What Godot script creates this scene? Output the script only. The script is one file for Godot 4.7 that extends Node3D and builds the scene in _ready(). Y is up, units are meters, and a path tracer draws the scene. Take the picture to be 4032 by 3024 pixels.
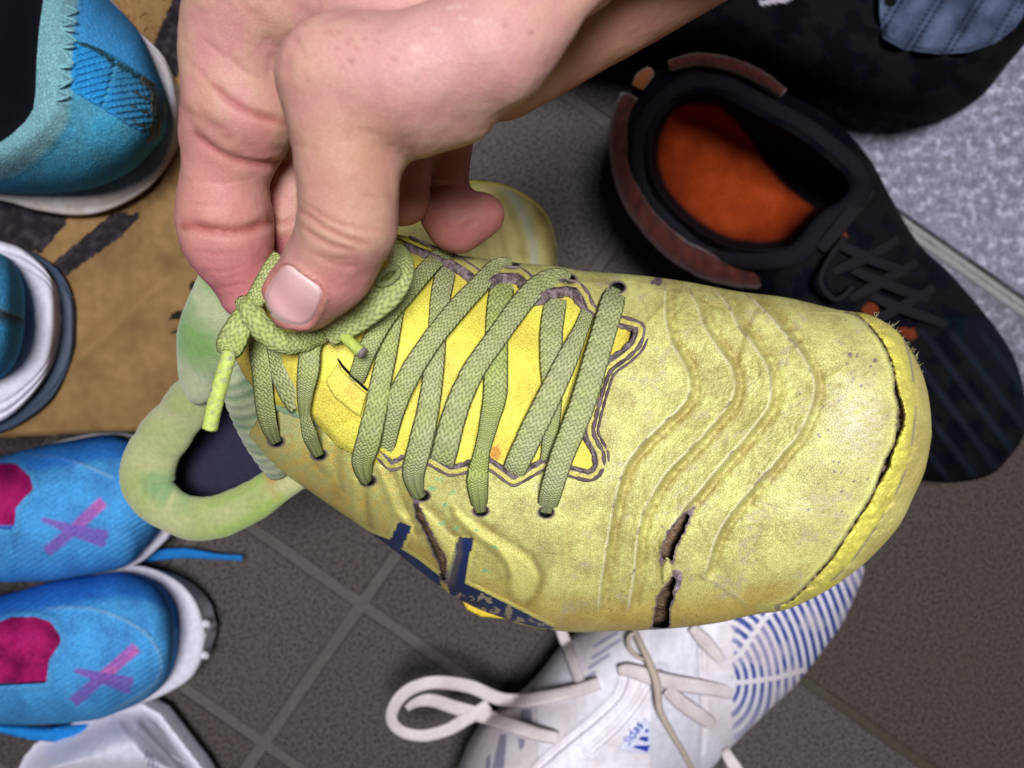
extends Node3D
# A worn yellow football boot held up by its tongue over a stone floor crowded with other shoes.
# World points are written as (x, y, d): the ray through photo pixel x, y (4032 x 3024) at d metres below the camera's height.

const F := 3022.0
const H := 0.52
var M := {}
var rng := RandomNumberGenerator.new()
var wob := FastNoiseLite.new()
var fine := FastNoiseLite.new()

func W(x: float, y: float, d: float) -> Vector3:
	return Vector3((x - 2016.0) * d / F, H - d, (y - 1512.0) * d / F)

func W2(x: float, y: float, ds: float, d: float) -> Vector3:
	return Vector3((x - 2016.0) * ds / F, H - d, (y - 1512.0) * ds / F)

func px(p: Vector3) -> Vector2:
	var d := H - p.y
	return Vector2(p.x * F / d + 2016.0, p.z * F / d + 1512.0)

func lin(r: float, g: float, b: float) -> Color:      # sRGB 0..255 -> linear vertex colour
	return Color(r / 255.0, g / 255.0, b / 255.0).srgb_to_linear()

func pts(a: Array) -> PackedVector2Array:
	var o := PackedVector2Array()
	for i in range(0, a.size(), 2):
		o.append(Vector2(a[i], a[i + 1]))
	return o

func ss(a: float, b: float, x: float) -> float:
	return smoothstep(a, b, x)

func bell(x: float, w: float) -> float:
	return exp(-x * x / (w * w))

func cr(a: float, b: float, c: float, d: float, t: float) -> float:
	return 0.5 * (2.0 * b + (c - a) * t + (2.0 * a - 5.0 * b + 4.0 * c - d) * t * t + (3.0 * b - a - 3.0 * c + d) * t * t * t)

func spline(rows: Array, n: int) -> Array:             # rows of equal length -> n + 1 rows, evenly spaced along their first three entries
	var wide: int = rows[0].size()
	var dense := []
	var at := [0.0]
	var per := 24
	for i in rows.size() - 1:
		var a: Array = rows[maxi(i - 1, 0)]
		var b: Array = rows[i]
		var c: Array = rows[i + 1]
		var d: Array = rows[mini(i + 2, rows.size() - 1)]
		for k in per + (1 if i == rows.size() - 2 else 0):
			var r := []
			for q in wide:
				r.append(cr(a[q], b[q], c[q], d[q], float(k) / per))
			if dense.size():
				var o: Array = dense[-1]
				at.append(at[-1] + Vector2(r[0] - o[0], r[1] - o[1]).length() + 1e-9)
			dense.append(r)
	var out := []
	var j := 0
	for i in n + 1:
		var s: float = at[-1] * i / n
		while j < at.size() - 2 and at[j + 1] < s:
			j += 1
		var t: float = clampf((s - at[j]) / (at[j + 1] - at[j]), 0.0, 1.0)
		var r := []
		for q in wide:
			r.append(lerpf(dense[j][q], dense[j + 1][q], t))
		out.append(r)
	return out

func line(a: Array, n: int) -> PackedVector2Array:
	var rows := []
	for i in range(0, a.size(), 2):
		rows.append([float(a[i]), float(a[i + 1])])
	var o := PackedVector2Array()
	for r in spline(rows, n):
		o.append(Vector2(r[0], r[1]))
	return o

# nearest point on a closed (or open) outline: [signed distance (inside negative when closed), nearest point]
func near(p: Vector2, poly: PackedVector2Array, closed := true) -> Array:
	var best := 1e18
	var q := Vector2.ZERO
	var inside := false
	var n := poly.size()
	var b := poly[n - 1] if closed else poly[0]
	for i in range(0 if closed else 1, n):
		var a := poly[i]
		var e := b - a
		var w := p - a
		var l := e.length_squared()
		var c := a + e * clampf(w.dot(e) / l, 0.0, 1.0) if l > 0.0 else a
		var ds := p.distance_squared_to(c)
		if ds < best:
			best = ds
			q = c
		if closed and ((a.y > p.y) != (b.y > p.y)) and p.x < e.x * (p.y - a.y) / e.y + a.x:
			inside = not inside
		b = a
	return [-sqrt(best) if inside else sqrt(best), q]

func box_of(poly: PackedVector2Array, m: float) -> Rect2:
	var r := Rect2(poly[0], Vector2.ZERO)
	for p in poly:
		r = r.expand(p)
	return r.grow(m)

# ---------------------------------------------------------------- meshes and nodes

func mesh(v: PackedVector3Array, c: PackedColorArray, uv: PackedVector2Array, ix: PackedInt32Array, closed := true) -> ArrayMesh:
	var nrm := PackedVector3Array()
	nrm.resize(v.size())
	var mid := Vector3.ZERO
	for i in range(0, v.size(), 7):
		mid += v[i]
	mid /= ceili(v.size() / 7.0)
	var sum := 0.0
	var cam := Vector3(0, H + 0.5, 0)
	for i in range(0, ix.size(), 3):
		var a := v[ix[i]]
		var g := (v[ix[i + 1]] - a).cross(v[ix[i + 2]] - a)
		sum += g.dot(a - mid) if closed else g.dot(cam - a)
		nrm[ix[i]] -= g
		nrm[ix[i + 1]] -= g
		nrm[ix[i + 2]] -= g
	if sum > 0.0:
		for i in range(0, ix.size(), 3):
			var t := ix[i]
			ix[i] = ix[i + 1]
			ix[i + 1] = t
		for i in nrm.size():
			nrm[i] = -nrm[i]
	for i in nrm.size():
		nrm[i] = nrm[i].normalized() if nrm[i].length_squared() > 1e-30 else Vector3.UP
	var arr := []
	arr.resize(Mesh.ARRAY_MAX)
	arr[Mesh.ARRAY_VERTEX] = v
	arr[Mesh.ARRAY_NORMAL] = nrm
	if c.size():
		arr[Mesh.ARRAY_COLOR] = c
	if uv.size():
		arr[Mesh.ARRAY_TEX_UV] = uv
	arr[Mesh.ARRAY_INDEX] = ix
	var m := ArrayMesh.new()
	m.add_surface_from_arrays(Mesh.PRIMITIVE_TRIANGLES, arr)
	return m

func put(called: String, m: Mesh, mat: Material, parent: Node3D = null, label := "") -> MeshInstance3D:
	var o := MeshInstance3D.new()
	o.name = called
	o.mesh = m
	o.material_override = mat
	if parent == null:
		parent = self
	parent.add_child(o, true)
	if parent != self and parent.get_parent() == self:      # points are written in the scene's own axes
		o.position = -parent.position
	if label:
		o.set_meta("label", label)
	return o

func thing(called: String, label: String, category: String, at: Vector3, group := "") -> Node3D:
	var o := Node3D.new()
	o.name = called
	add_child(o, true)
	o.position = at
	o.set_meta("label", label)
	o.set_meta("category", category)
	if group:
		o.set_meta("group", group)
	return o

func stuff(o: Node) -> void:
	o.set_meta("kind", "stuff")

# ---------------------------------------------------------------- lofted bodies
# station: [mx, my, dm, lx, ly, dl, height, roundness, under]; the top bulges towards the camera's height between the two outlines, the underside goes `under` deeper

func stations(rows: Array, nu: int) -> Array:
	var keyed := []
	for r in rows:
		keyed.append([(r[0] + r[3]) * 0.5, (r[1] + r[4]) * 0.5] + r)
	var o := []
	for r in spline(keyed, nu):
		o.append(r.slice(2))
	return o

func hump(v: float, p: float) -> float:
	return pow(maxf(0.0, 1.0 - pow(absf(2.0 * v - 1.0), p)), 1.0 / p)

func dome_uv(st: Array, x: float, y: float) -> Vector2:
	var lo := 0
	var hi := st.size() - 1
	var r: Array = st[0]
	var s0 := signf((r[3] - r[0]) * (y - r[1]) - (r[4] - r[1]) * (x - r[0]))
	var z: Array = st[1]
	if s0 != signf((r[3] - r[0]) * ((z[1] + z[4]) * 0.5 - r[1]) - (r[4] - r[1]) * ((z[0] + z[3]) * 0.5 - r[0])):
		hi = 1                                         # before the first station
	while hi - lo > 1:
		var m := (lo + hi) / 2
		r = st[m]
		if signf((r[3] - r[0]) * (y - r[1]) - (r[4] - r[1]) * (x - r[0])) == s0:
			lo = m
		else:
			hi = m
	r = st[lo]
	var e := Vector2(r[3] - r[0], r[4] - r[1])
	return Vector2(lo, Vector2(x - r[0], y - r[1]).dot(e) / maxf(e.length_squared(), 1e-9))

func dome(st: Array, x: float, y: float) -> float:
	var q := dome_uv(st, x, y)
	var v := clampf(q.y, 0.01, 0.99)
	var r: Array = st[int(q.x)]
	return lerpf(r[2], r[5], v) - r[6] * hump(v, r[7])

# fx.call(x, y, u, v, top) -> [depth change, colour];  cuts: outlines that are left open
func loft(st: Array, nv: int, nb: int, fx: Callable, cuts := [], pinch := 0.06) -> ArrayMesh:
	var nu := st.size() - 1
	var ring := nv + nb
	var v := PackedVector3Array()
	var c := PackedColorArray()
	var uv := PackedVector2Array()
	var gone := PackedByteArray()
	gone.resize((nu + 1) * ring)
	var boxes := []
	for k in cuts:
		boxes.append(box_of(k, 8.0))
	for i in nu + 1:
		var r: Array = st[i]
		for j in ring:
			var top := j <= nv
			var a := float(j) / nv if top else 1.0 - float(j - nv) / nb
			var t := lerpf(a, 0.5 - 0.5 * cos(PI * a), 0.75) if top else a
			var x := lerpf(r[0], r[3], t)
			var y := lerpf(r[1], r[4], t)
			if top:
				for k in cuts.size():
					if boxes[k].has_point(Vector2(x, y)):
						var q := near(Vector2(x, y), cuts[k])
						if q[0] < 0.0:
							if q[0] > -7.0:
								x = q[1].x
								y = q[1].y
							else:
								gone[i * ring + j] = 1
			var edge := lerpf(r[2], r[5], t)
			var d := edge
			if top:
				d -= r[6] * hump(t, r[7])
			else:
				d += r[8] * pow(hump(a, 4.0), 0.5)
			var e: Array = fx.call(x, y, float(i) / nu, t, top)
			if top:
				v.append(W(x, y, d + e[0]))
			else:
				var s := 1.0 - pinch * sin(PI * a)
				v.append(W2(lerpf((r[0] + r[3]) * 0.5, x, s), lerpf((r[1] + r[4]) * 0.5, y, s), edge, d + e[0]))
			c.append(e[1])
			uv.append(Vector2(float(i) / nu, t))
	var ix := PackedInt32Array()
	for i in nu:
		for j in ring:
			var k := (j + 1) % ring
			var a := i * ring + j
			var b := i * ring + k
			var e := a + ring
			var f := b + ring
			if gone[a] + gone[b] + gone[e] + gone[f] == 0:
				ix.append_array([a, b, e, b, f, e])
			elif gone[a] + gone[b] + gone[e] == 0:
				ix.append_array([a, b, e])
			elif gone[b] + gone[f] + gone[e] == 0:
				ix.append_array([b, f, e])
			elif gone[a] + gone[f] + gone[e] == 0:
				ix.append_array([a, f, e])
			elif gone[a] + gone[b] + gone[f] == 0:
				ix.append_array([a, b, f])
	for end in [0, nu]:                                  # close both ends
		var mid := Vector3.ZERO
		for j in ring:
			mid += v[end * ring + j]
		var m := v.size()
		v.append(mid / ring)
		c.append(c[end * ring + nv / 2])
		uv.append(Vector2(end, 0.5))
		for j in ring:
			var a: int = end * ring + j
			var b: int = end * ring + (j + 1) % ring
			if gone[a] + gone[b] == 0:
				ix.append_array([b, a, m] if end == 0 else [a, b, m])
	return mesh(v, c, uv, ix)

func plain(col: Color) -> Callable:
	return func(_x, _y, _u, _v, _t): return [0.0, col]

# a sheet over an outline: depth from dep.call(x, y); raised by off inside a soft rim; thick > 0 gives it an underside
func patch(poly: PackedVector2Array, cell: float, dep: Callable, off: float, thick: float, fx: Callable, rim := 10.0, cuts := []) -> ArrayMesh:
	var r := box_of(poly, cell)
	var nx := ceili(r.size.x / cell) + 1
	var ny := ceili(r.size.y / cell) + 1
	var v := PackedVector3Array()
	var c := PackedColorArray()
	var uv := PackedVector2Array()
	var id := PackedInt32Array()
	id.resize(nx * ny)
	id.fill(-1)
	var cutboxes := []
	for k in cuts:
		cutboxes.append(box_of(k, 4.0))
	for j in ny:
		for i in nx:
			var p := r.position + Vector2(i, j) * cell
			var q := near(p, poly)
			if q[0] > cell * 0.75:
				continue
			if q[0] > -cell * 0.3:
				p = q[1]
			var skip := false
			for k in cuts.size():
				if cutboxes[k].has_point(p):
					var z := near(p, cuts[k])
					if z[0] < 0.0:
						if z[0] > -cell * 0.8:
							p = z[1]
						else:
							skip = true
			if skip:
				continue
			var e: Array = fx.call(p.x, p.y)
			var lift: float = off * ss(0.0, rim, maxf(0.0, -q[0])) if rim > 0.0 else off
			id[j * nx + i] = v.size()
			v.append(W(p.x, p.y, dep.call(p.x, p.y) - lift + e[0]))
			c.append(e[1])
			uv.append(Vector2(i / float(nx), j / float(ny)))
	var ix := PackedInt32Array()
	for j in ny - 1:
		for i in nx - 1:
			var a := id[j * nx + i]
			var b := id[j * nx + i + 1]
			var e := id[(j + 1) * nx + i]
			var f := id[(j + 1) * nx + i + 1]
			if a >= 0 and b >= 0 and e >= 0:
				ix.append_array([a, b, e])
				if f >= 0:
					ix.append_array([b, f, e])
			elif b >= 0 and f >= 0 and e >= 0:
				ix.append_array([b, f, e])
			elif a >= 0 and f >= 0 and e >= 0:
				ix.append_array([a, f, e])
			elif a >= 0 and b >= 0 and f >= 0:
				ix.append_array([a, b, f])
	if thick > 0.0:
		var n := v.size()
		for k in n:
			v.append(v[k] + Vector3(0, -thick, 0))
			c.append(c[k])
			uv.append(uv[k])
		var seen := {}
		var m := ix.size()
		for k in range(0, m, 3):
			for q in 3:
				var a := ix[k + q]
				var b := ix[k + (q + 1) % 3]
				if seen.has(b * 2000003 + a):
					seen.erase(b * 2000003 + a)
				else:
					seen[a * 2000003 + b] = true
		for k in range(0, m, 3):
			ix.append_array([ix[k] + n, ix[k + 2] + n, ix[k + 1] + n])
		for s in seen:
			var a: int = s / 2000003
			var b: int = s % 2000003
			ix.append_array([b, a, a + n, b, a + n, b + n])
	return mesh(v, c, uv, ix, thick > 0.0)

# a round bar along world points with a radius at each; fx.call(i, angle) -> [radius factor, colour]
func tube(path: PackedVector3Array, rad: PackedFloat32Array, sides: int, fx: Callable, closed := false) -> ArrayMesh:
	var v := PackedVector3Array()
	var c := PackedColorArray()
	var uv := PackedVector2Array()
	var ix := PackedInt32Array()
	var n := path.size()
	var side := Vector3.ZERO
	var run := 0.0
	for i in n:
		var t := (path[(i + 1) % n if closed else mini(i + 1, n - 1)] - path[(i - 1 + n) % n if closed else maxi(i - 1, 0)]).normalized()
		if i == 0:
			side = t.cross(Vector3.UP)
			if side.length() < 0.1:
				side = t.cross(Vector3.RIGHT)
		else:
			run += path[i].distance_to(path[i - 1])
		side = (side - t * side.dot(t)).normalized()
		var up := side.cross(t)
		for k in sides:
			var a := TAU * k / sides
			var e: Array = fx.call(i, a)
			v.append(path[i] + (side * cos(a) + up * sin(a)) * rad[i] * e[0])
			c.append(e[1])
			uv.append(Vector2(float(k) / sides, run / (TAU * rad[i] + 1e-6)))
	for i in n if closed else n - 1:
		for k in sides:
			var a := i * sides + k
			var b := i * sides + (k + 1) % sides
			var e := (a + sides) % (n * sides)
			var f := (b + sides) % (n * sides)
			ix.append_array([a, b, e, b, f, e])
	if not closed:
		for end in [0, n - 1]:
			var m := v.size()
			v.append(path[end])
			c.append(c[end * sides])
			uv.append(Vector2.ZERO)
			for k in sides:
				var a: int = end * sides + k
				var b: int = end * sides + (k + 1) % sides
				ix.append_array([b, a, m] if end == 0 else [a, b, m])
	return mesh(v, c, uv, ix)

func bar(a: Array, steps: int) -> Array:               # rows of x, y, depth, radius in pixels -> [points, radii]
	var rows := []
	for i in range(0, a.size(), 4):
		rows.append([float(a[i]), float(a[i + 1]), float(a[i + 2]), float(a[i + 3])])
	var p := PackedVector3Array()
	var r := PackedFloat32Array()
	for q in spline(rows, steps):
		p.append(W(q[0], q[1], q[2]))
		r.append(q[3] * q[2] / F)
	return [p, r]

func even(col: Color) -> Callable:
	return func(_i, _a): return [1.0, col]

# a flat woven band; rows of x, y, height over dep, width in pixels
func band(a: Array, steps: int, dep: Callable, thick: float, col: Callable) -> ArrayMesh:
	var rows := []
	for i in range(0, a.size(), 4):
		rows.append([float(a[i]), float(a[i + 1]), float(a[i + 2]), float(a[i + 3])])
	rows = spline(rows, steps)
	var v := PackedVector3Array()
	var c := PackedColorArray()
	var uv := PackedVector2Array()
	var ix := PackedInt32Array()
	var nt := 8
	var ring := nt * 2
	var run := 0.0
	for i in rows.size():
		var q: Array = rows[i]
		var o: Array = rows[maxi(i - 1, 0)]
		var n: Array = rows[mini(i + 1, rows.size() - 1)]
		var t := Vector2(n[0] - o[0], n[1] - o[1]).normalized()
		var s := Vector2(-t.y, t.x)
		if i:
			run += Vector2(q[0] - o[0], q[1] - o[1]).length()
		for j in ring:
			var up := j <= nt
			var k := -1.0 + 2.0 * j / nt if up else 1.0 - 2.0 * (j - nt) / nt
			var e: float = k * q[3] * 0.5 * (1.0 + 0.035 * wob.get_noise_2d(run * 2.4, 90.0 * signf(k)))
			var x: float = q[0] + s.x * e
			var y: float = q[1] + s.y * e
			var z: float = lerpf(dep.call(x, y), dep.call(q[0], q[1]), 0.45) - q[2]
			var body := thick * 0.5 * sqrt(maxf(0.0, 1.0 - pow(absf(k), 3.0)))
			v.append(W(x, y, z - (body if up else -body)))
			c.append(col.call(x, y))
			uv.append(Vector2(0.5 + 0.5 * k, run / q[3]))
	for i in rows.size() - 1:
		for j in ring:
			var a0 := i * ring + j
			var b0 := i * ring + (j + 1) % ring
			ix.append_array([a0, b0, a0 + ring, b0, b0 + ring, a0 + ring])
	for end in [0, rows.size() - 1]:
		var m := v.size()
		v.append((v[end * ring] + v[end * ring + nt]) * 0.5)
		c.append(c[end * ring])
		uv.append(uv[end * ring])
		for j in ring:
			var a0: int = end * ring + j
			var b0: int = end * ring + (j + 1) % ring
			ix.append_array([b0, a0, m] if end == 0 else [a0, b0, m])
	return mesh(v, c, uv, ix)

# ---------------------------------------------------------------- materials

func noise_tex(kind: int, freq: float, stops: Array, px_side := 512, octaves := 3, sd := 1, ret := -1) -> NoiseTexture2D:
	var n := FastNoiseLite.new()
	n.seed = sd
	n.noise_type = kind
	n.frequency = freq
	n.fractal_octaves = octaves
	if kind == FastNoiseLite.TYPE_CELLULAR:
		n.fractal_type = FastNoiseLite.FRACTAL_NONE
		n.cellular_jitter = 1.0
		n.domain_warp_enabled = true
		n.domain_warp_amplitude = 14.0
		n.domain_warp_frequency = 0.02
		n.domain_warp_fractal_octaves = 3
		n.cellular_return_type = ret
	var t := NoiseTexture2D.new()
	t.width = px_side
	t.height = px_side
	t.seamless = true
	t.seamless_blend_skirt = 0.12
	t.noise = n
	if stops.size():
		var g := Gradient.new()
		var off := PackedFloat32Array()
		var col := PackedColorArray()
		for s in stops:
			off.append(s[0])
			col.append(s[1])
		g.offsets = off
		g.colors = col
		t.color_ramp = g
	return t

func mat(called: String, rough: float, tex: Texture2D = null, size := 0.05, bump: Texture2D = null, bump_cm := 0.02, spec := 0.5) -> StandardMaterial3D:
	var m := StandardMaterial3D.new()
	m.resource_name = called
	m.vertex_color_use_as_albedo = true
	m.roughness = rough
	m.metallic_specular = spec
	if tex or bump:
		m.uv1_triplanar = true
		m.uv1_scale = Vector3.ONE / size
	if tex:
		m.albedo_texture = tex
	if bump:
		m.heightmap_enabled = true
		m.heightmap_texture = bump
		m.heightmap_scale = bump_cm
	return m

func braid() -> Array:                                 # flat plait of four columns of slanting strands, one repeat
	var s := 64
	var hi := Image.create(s, s, false, Image.FORMAT_RGB8)
	var co := Image.create(s, s, false, Image.FORMAT_RGB8)
	var n := FastNoiseLite.new()
	n.seed = 5
	n.frequency = 0.11
	for y in s:
		for x in s:
			var best := 0.0
			var tone := 0.0
			for k in range(-1, 7):                      # six columns of slanting strands, each lying over its neighbours
				for q in range(-1, 5):
					var u := (x + 0.5) * 6.0 / s - k - 0.5
					var w := (y + 0.5) * 4.0 / s - q - (0.5 if posmod(k, 2) else 0.0)
					var dir := 0.75 if posmod(k, 2) else -0.75
					var off := u - w * dir
					var h := maxf(0.0, 1.0 - pow(absf(off) / 0.62, 2.0)) * maxf(0.0, 1.0 - pow(absf(w) / 0.62, 4.0))
					if h > best:
						best = h
						tone = 0.5 + 0.5 * sin(posmod(k, 6) * 12.9 + posmod(q, 4) * 78.2)
			var fib := 0.5 + 0.5 * n.get_noise_2d(x * 3.0, y * 0.6)
			var h2 := pow(best, 0.7) * (0.85 + 0.15 * fib)
			hi.set_pixel(x, y, Color(h2, h2, h2))
			var b := lerpf(0.62, 1.0, pow(best, 0.6)) * lerpf(0.86, 1.0, fib) * lerpf(0.9, 1.0, tone)
			co.set_pixel(x, y, Color(b * 0.99, b, b * 0.94))
	return [ImageTexture.create_from_image(co), ImageTexture.create_from_image(hi)]

func make_materials() -> void:
	var C := FastNoiseLite.TYPE_CELLULAR
	var S := FastNoiseLite.TYPE_SIMPLEX_SMOOTH
	var crack := noise_tex(C, 0.085, [[0.0, Color(0.68, 0.62, 0.50)], [0.06, Color(0.88, 0.85, 0.77)], [0.2, Color(1, 1, 1)]], 1024, 1, 3, FastNoiseLite.RETURN_DISTANCE2_SUB)
	var crack_h := noise_tex(C, 0.085, [[0.0, Color.BLACK], [0.3, Color(0.75, 0.75, 0.75)], [0.8, Color.WHITE]], 1024, 1, 3, FastNoiseLite.RETURN_DISTANCE2_SUB)
	var grain := noise_tex(S, 0.02, [[0.25, Color(0.93, 0.93, 0.93)], [0.7, Color(1, 1, 1)]], 512, 4, 7)
	var rough_h := noise_tex(S, 0.03, [], 512, 5, 9)
	var weave_h := noise_tex(S, 0.12, [], 512, 2, 11)
	var speck := noise_tex(S, 0.045, [[0.22, Color(0.50, 0.46, 0.45)], [0.40, Color(0.76, 0.74, 0.73)], [0.52, Color(0.92, 0.87, 0.84)], [0.62, Color(0.95, 0.95, 0.93)], [0.8, Color(1, 1, 1)]], 1024, 5, 13)
	var granite := noise_tex(FastNoiseLite.TYPE_PERLIN, 0.034, [[0.25, Color(0.56, 0.56, 0.58)], [0.5, Color(0.72, 0.72, 0.74)], [0.66, Color(0.92, 0.92, 0.94)], [0.8, Color(1, 1, 1)]], 1024, 6, 17)
	(granite.noise as FastNoiseLite).fractal_gain = 0.72
	var pores := noise_tex(C, 0.06, [[0.0, Color(0.94, 0.92, 0.92)], [0.3, Color(1, 1, 1)]], 512, 1, 19, FastNoiseLite.RETURN_DISTANCE2_SUB)
	var pores_h := noise_tex(C, 0.06, [], 512, 1, 19, FastNoiseLite.RETURN_DISTANCE2_SUB)
	M.leather = mat("cracked yellow leather", 0.52, crack, 0.07, crack_h, 0.014, 0.5)
	M.tongue = mat("soft yellow leather", 0.5, crack, 0.075, crack_h, 0.012, 0.35)
	M.torn = mat("torn leather edge", 0.95, grain, 0.02, rough_h, 0.1, 0.2)
	M.fuzz = mat("worn lining cloth", 0.95, grain, 0.03, weave_h, 0.03, 0.2)
	M.fuzz.rim_enabled = true
	M.fuzz.rim = 0.5
	M.fuzz.rim_tint = 0.6
	M.rubber = mat("yellow rubber", 0.55, grain, 0.03, rough_h, 0.03, 0.4)
	M.skin = mat("skin", 0.56, pores, 0.03, pores_h, 0.006, 0.4)
	M.skin.uv1_scale = Vector3(24, 50, 62)
	M.skin.subsurf_scatter_enabled = true
	M.skin.subsurf_scatter_strength = 0.12
	M.nail = mat("fingernail", 0.3, null, 0.05, null, 0.0, 0.5)
	M.tile = mat("dark stone tile", 0.7, speck, 0.12, rough_h, 0.02, 0.35)
	M.grout = mat("cement joint", 0.95, grain, 0.05, rough_h, 0.03, 0.2)
	M.granite = mat("rough grey granite", 0.7, granite, 0.24, granite, 0.35, 0.5)
	var knit_c := noise_tex(C, 0.06, [[0.0, Color(0.70, 0.72, 0.76)], [0.25, Color(0.92, 0.93, 0.95)], [0.5, Color(1, 1, 1)]], 512, 1, 29, FastNoiseLite.RETURN_DISTANCE2_SUB)
	M.knit = mat("knitted cloth", 0.85, knit_c, 0.045, pores_h, 0.05, 0.2)
	M.dark_cloth = mat("dark lining cloth", 0.9, grain, 0.03, pores_h, 0.03, 0.1)
	M.synth = mat("smooth synthetic", 0.45, grain, 0.06, weave_h, 0.004, 0.4)
	M.sole = mat("pale rubber", 0.55, grain, 0.05, rough_h, 0.01, 0.4)
	M.black = mat("black leather", 0.7, grain, 0.03, rough_h, 0.04, 0.12)
	M.card = mat("tan cardboard", 0.75, grain, 0.08, rough_h, 0.015, 0.25)
	var b := braid()
	M.lace = StandardMaterial3D.new()
	M.lace.resource_name = "braided lace"
	M.lace.vertex_color_use_as_albedo = true
	M.lace.albedo_texture = b[0]
	M.lace.roughness = 0.9
	M.lace.metallic_specular = 0.2
	M.lace.heightmap_enabled = true
	M.lace.heightmap_texture = b[1]
	M.lace.heightmap_scale = 0.05
	M.lace.uv1_scale = Vector3(1, 1, 1)
	M.cord = mat("plain cotton lace", 0.9, grain, 0.02, weave_h, 0.03, 0.2)
	M.lace_round = M.lace.duplicate()
	M.lace_round.uv1_scale = Vector3(2, 2.4, 1)
	M.thread = mat("thread", 0.9, null, 0.05, rough_h, 0.05, 0.2)

# ---------------------------------------------------------------- camera, light, exposure

func set_stage() -> void:
	var cam := Camera3D.new()
	cam.name = "Camera"
	add_child(cam)
	cam.position = Vector3(0, H, 0)
	cam.rotation_degrees = Vector3(-90, 0, 0)
	var att := CameraAttributesPhysical.new()
	att.frustum_focal_length = 24.0
	att.frustum_focus_distance = 0.222
	att.exposure_aperture = 12.0
	att.frustum_near = 0.02
	att.frustum_far = 20.0
	cam.attributes = att
	cam.fov = 53.17
	cam.near = 0.02
	cam.far = 20.0
	cam.current = true
	var e := Environment.new()
	e.background_mode = Environment.BG_COLOR
	e.background_color = Color(0.19, 0.187, 0.205)
	e.tonemap_mode = Environment.TONE_MAPPER_LINEAR
	e.tonemap_exposure = 1.0
	e.sdfgi_enabled = true
	e.ssao_enabled = true
	e.ssil_enabled = true
	var w := WorldEnvironment.new()
	w.name = "WorldEnvironment"
	w.environment = e
	add_child(w)
	var l := AreaLight3D.new()                         # the ceiling lamp of the entrance, above and behind the photographer, a little to the right
	l.name = "ceiling_lamp_light"
	l.area_size = Vector2(0.5, 0.5)
	l.light_energy = 5.2
	l.light_color = Color(0.985, 0.985, 1.0)
	l.area_range = 8.0
	l.area_attenuation = 2.0
	l.shadow_enabled = true
	add_child(l)
	l.position = Vector3(0.16, 2.15, -0.14)
	l.look_at_from_position(l.position, Vector3(0.02, 0.25, 0.0), Vector3.FORWARD)

# ---------------------------------------------------------------- floor: dark stone tiles, and a rough granite slab at the right
# joint lines run 35 degrees across; n and t are measured in photo pixels at the floor's depth

func nt(n: float, t: float) -> Vector2:
	return Vector2(0.81915 * t - 0.57358 * n, 0.57358 * t + 0.81915 * n)

func slab_tile(n0: float, n1: float, t0: float, t1: float, c: Color, deep: float, lift: float) -> ArrayMesh:
	var v := PackedVector3Array()
	var col := PackedColorArray()
	var ix := PackedInt32Array()
	var sides := [[n0, t0, n1, t0], [n1, t0, n1, t1], [n1, t1, n0, t1], [n0, t1, n0, t0]]
	var ring := []
	for s in sides:
		var steps := 7
		for k in steps:
			ring.append(Vector2(lerpf(s[0], s[2], float(k) / steps), lerpf(s[1], s[3], float(k) / steps)))
	var mid := Vector2((n0 + n1) * 0.5, (t0 + t1) * 0.5)
	var n := ring.size()
	for level in 4:
		for q in ring:
			var inset: float = [0.0, 0.0, 2.0, 12.0][level]
			var w: Vector2 = q + (mid - q).sign() * (inset + 3.0 * fine.get_noise_2d(q.x * 0.6, q.y * 0.6))
			var p := nt(w.x, w.y)
			v.append(W(p.x, p.y, FLOOR_D_) + Vector3(0, lift + [-deep, -0.0022, -0.0008, 0.0][level], 0))
			col.append(c)
	v.append(W(nt(mid.x, mid.y).x, nt(mid.x, mid.y).y, FLOOR_D_) + Vector3(0, lift, 0))
	col.append(c)
	for l in 3:
		for k in n:
			var a := l * n + k
			var b := l * n + (k + 1) % n
			ix.append_array([a, b, a + n, b, b + n, a + n])
	for k in n:
		ix.append_array([3 * n + k, 3 * n + (k + 1) % n, 4 * n])
	return mesh(v, col, PackedVector2Array(), ix, false)

const FLOOR_D_ := 0.52

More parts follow.
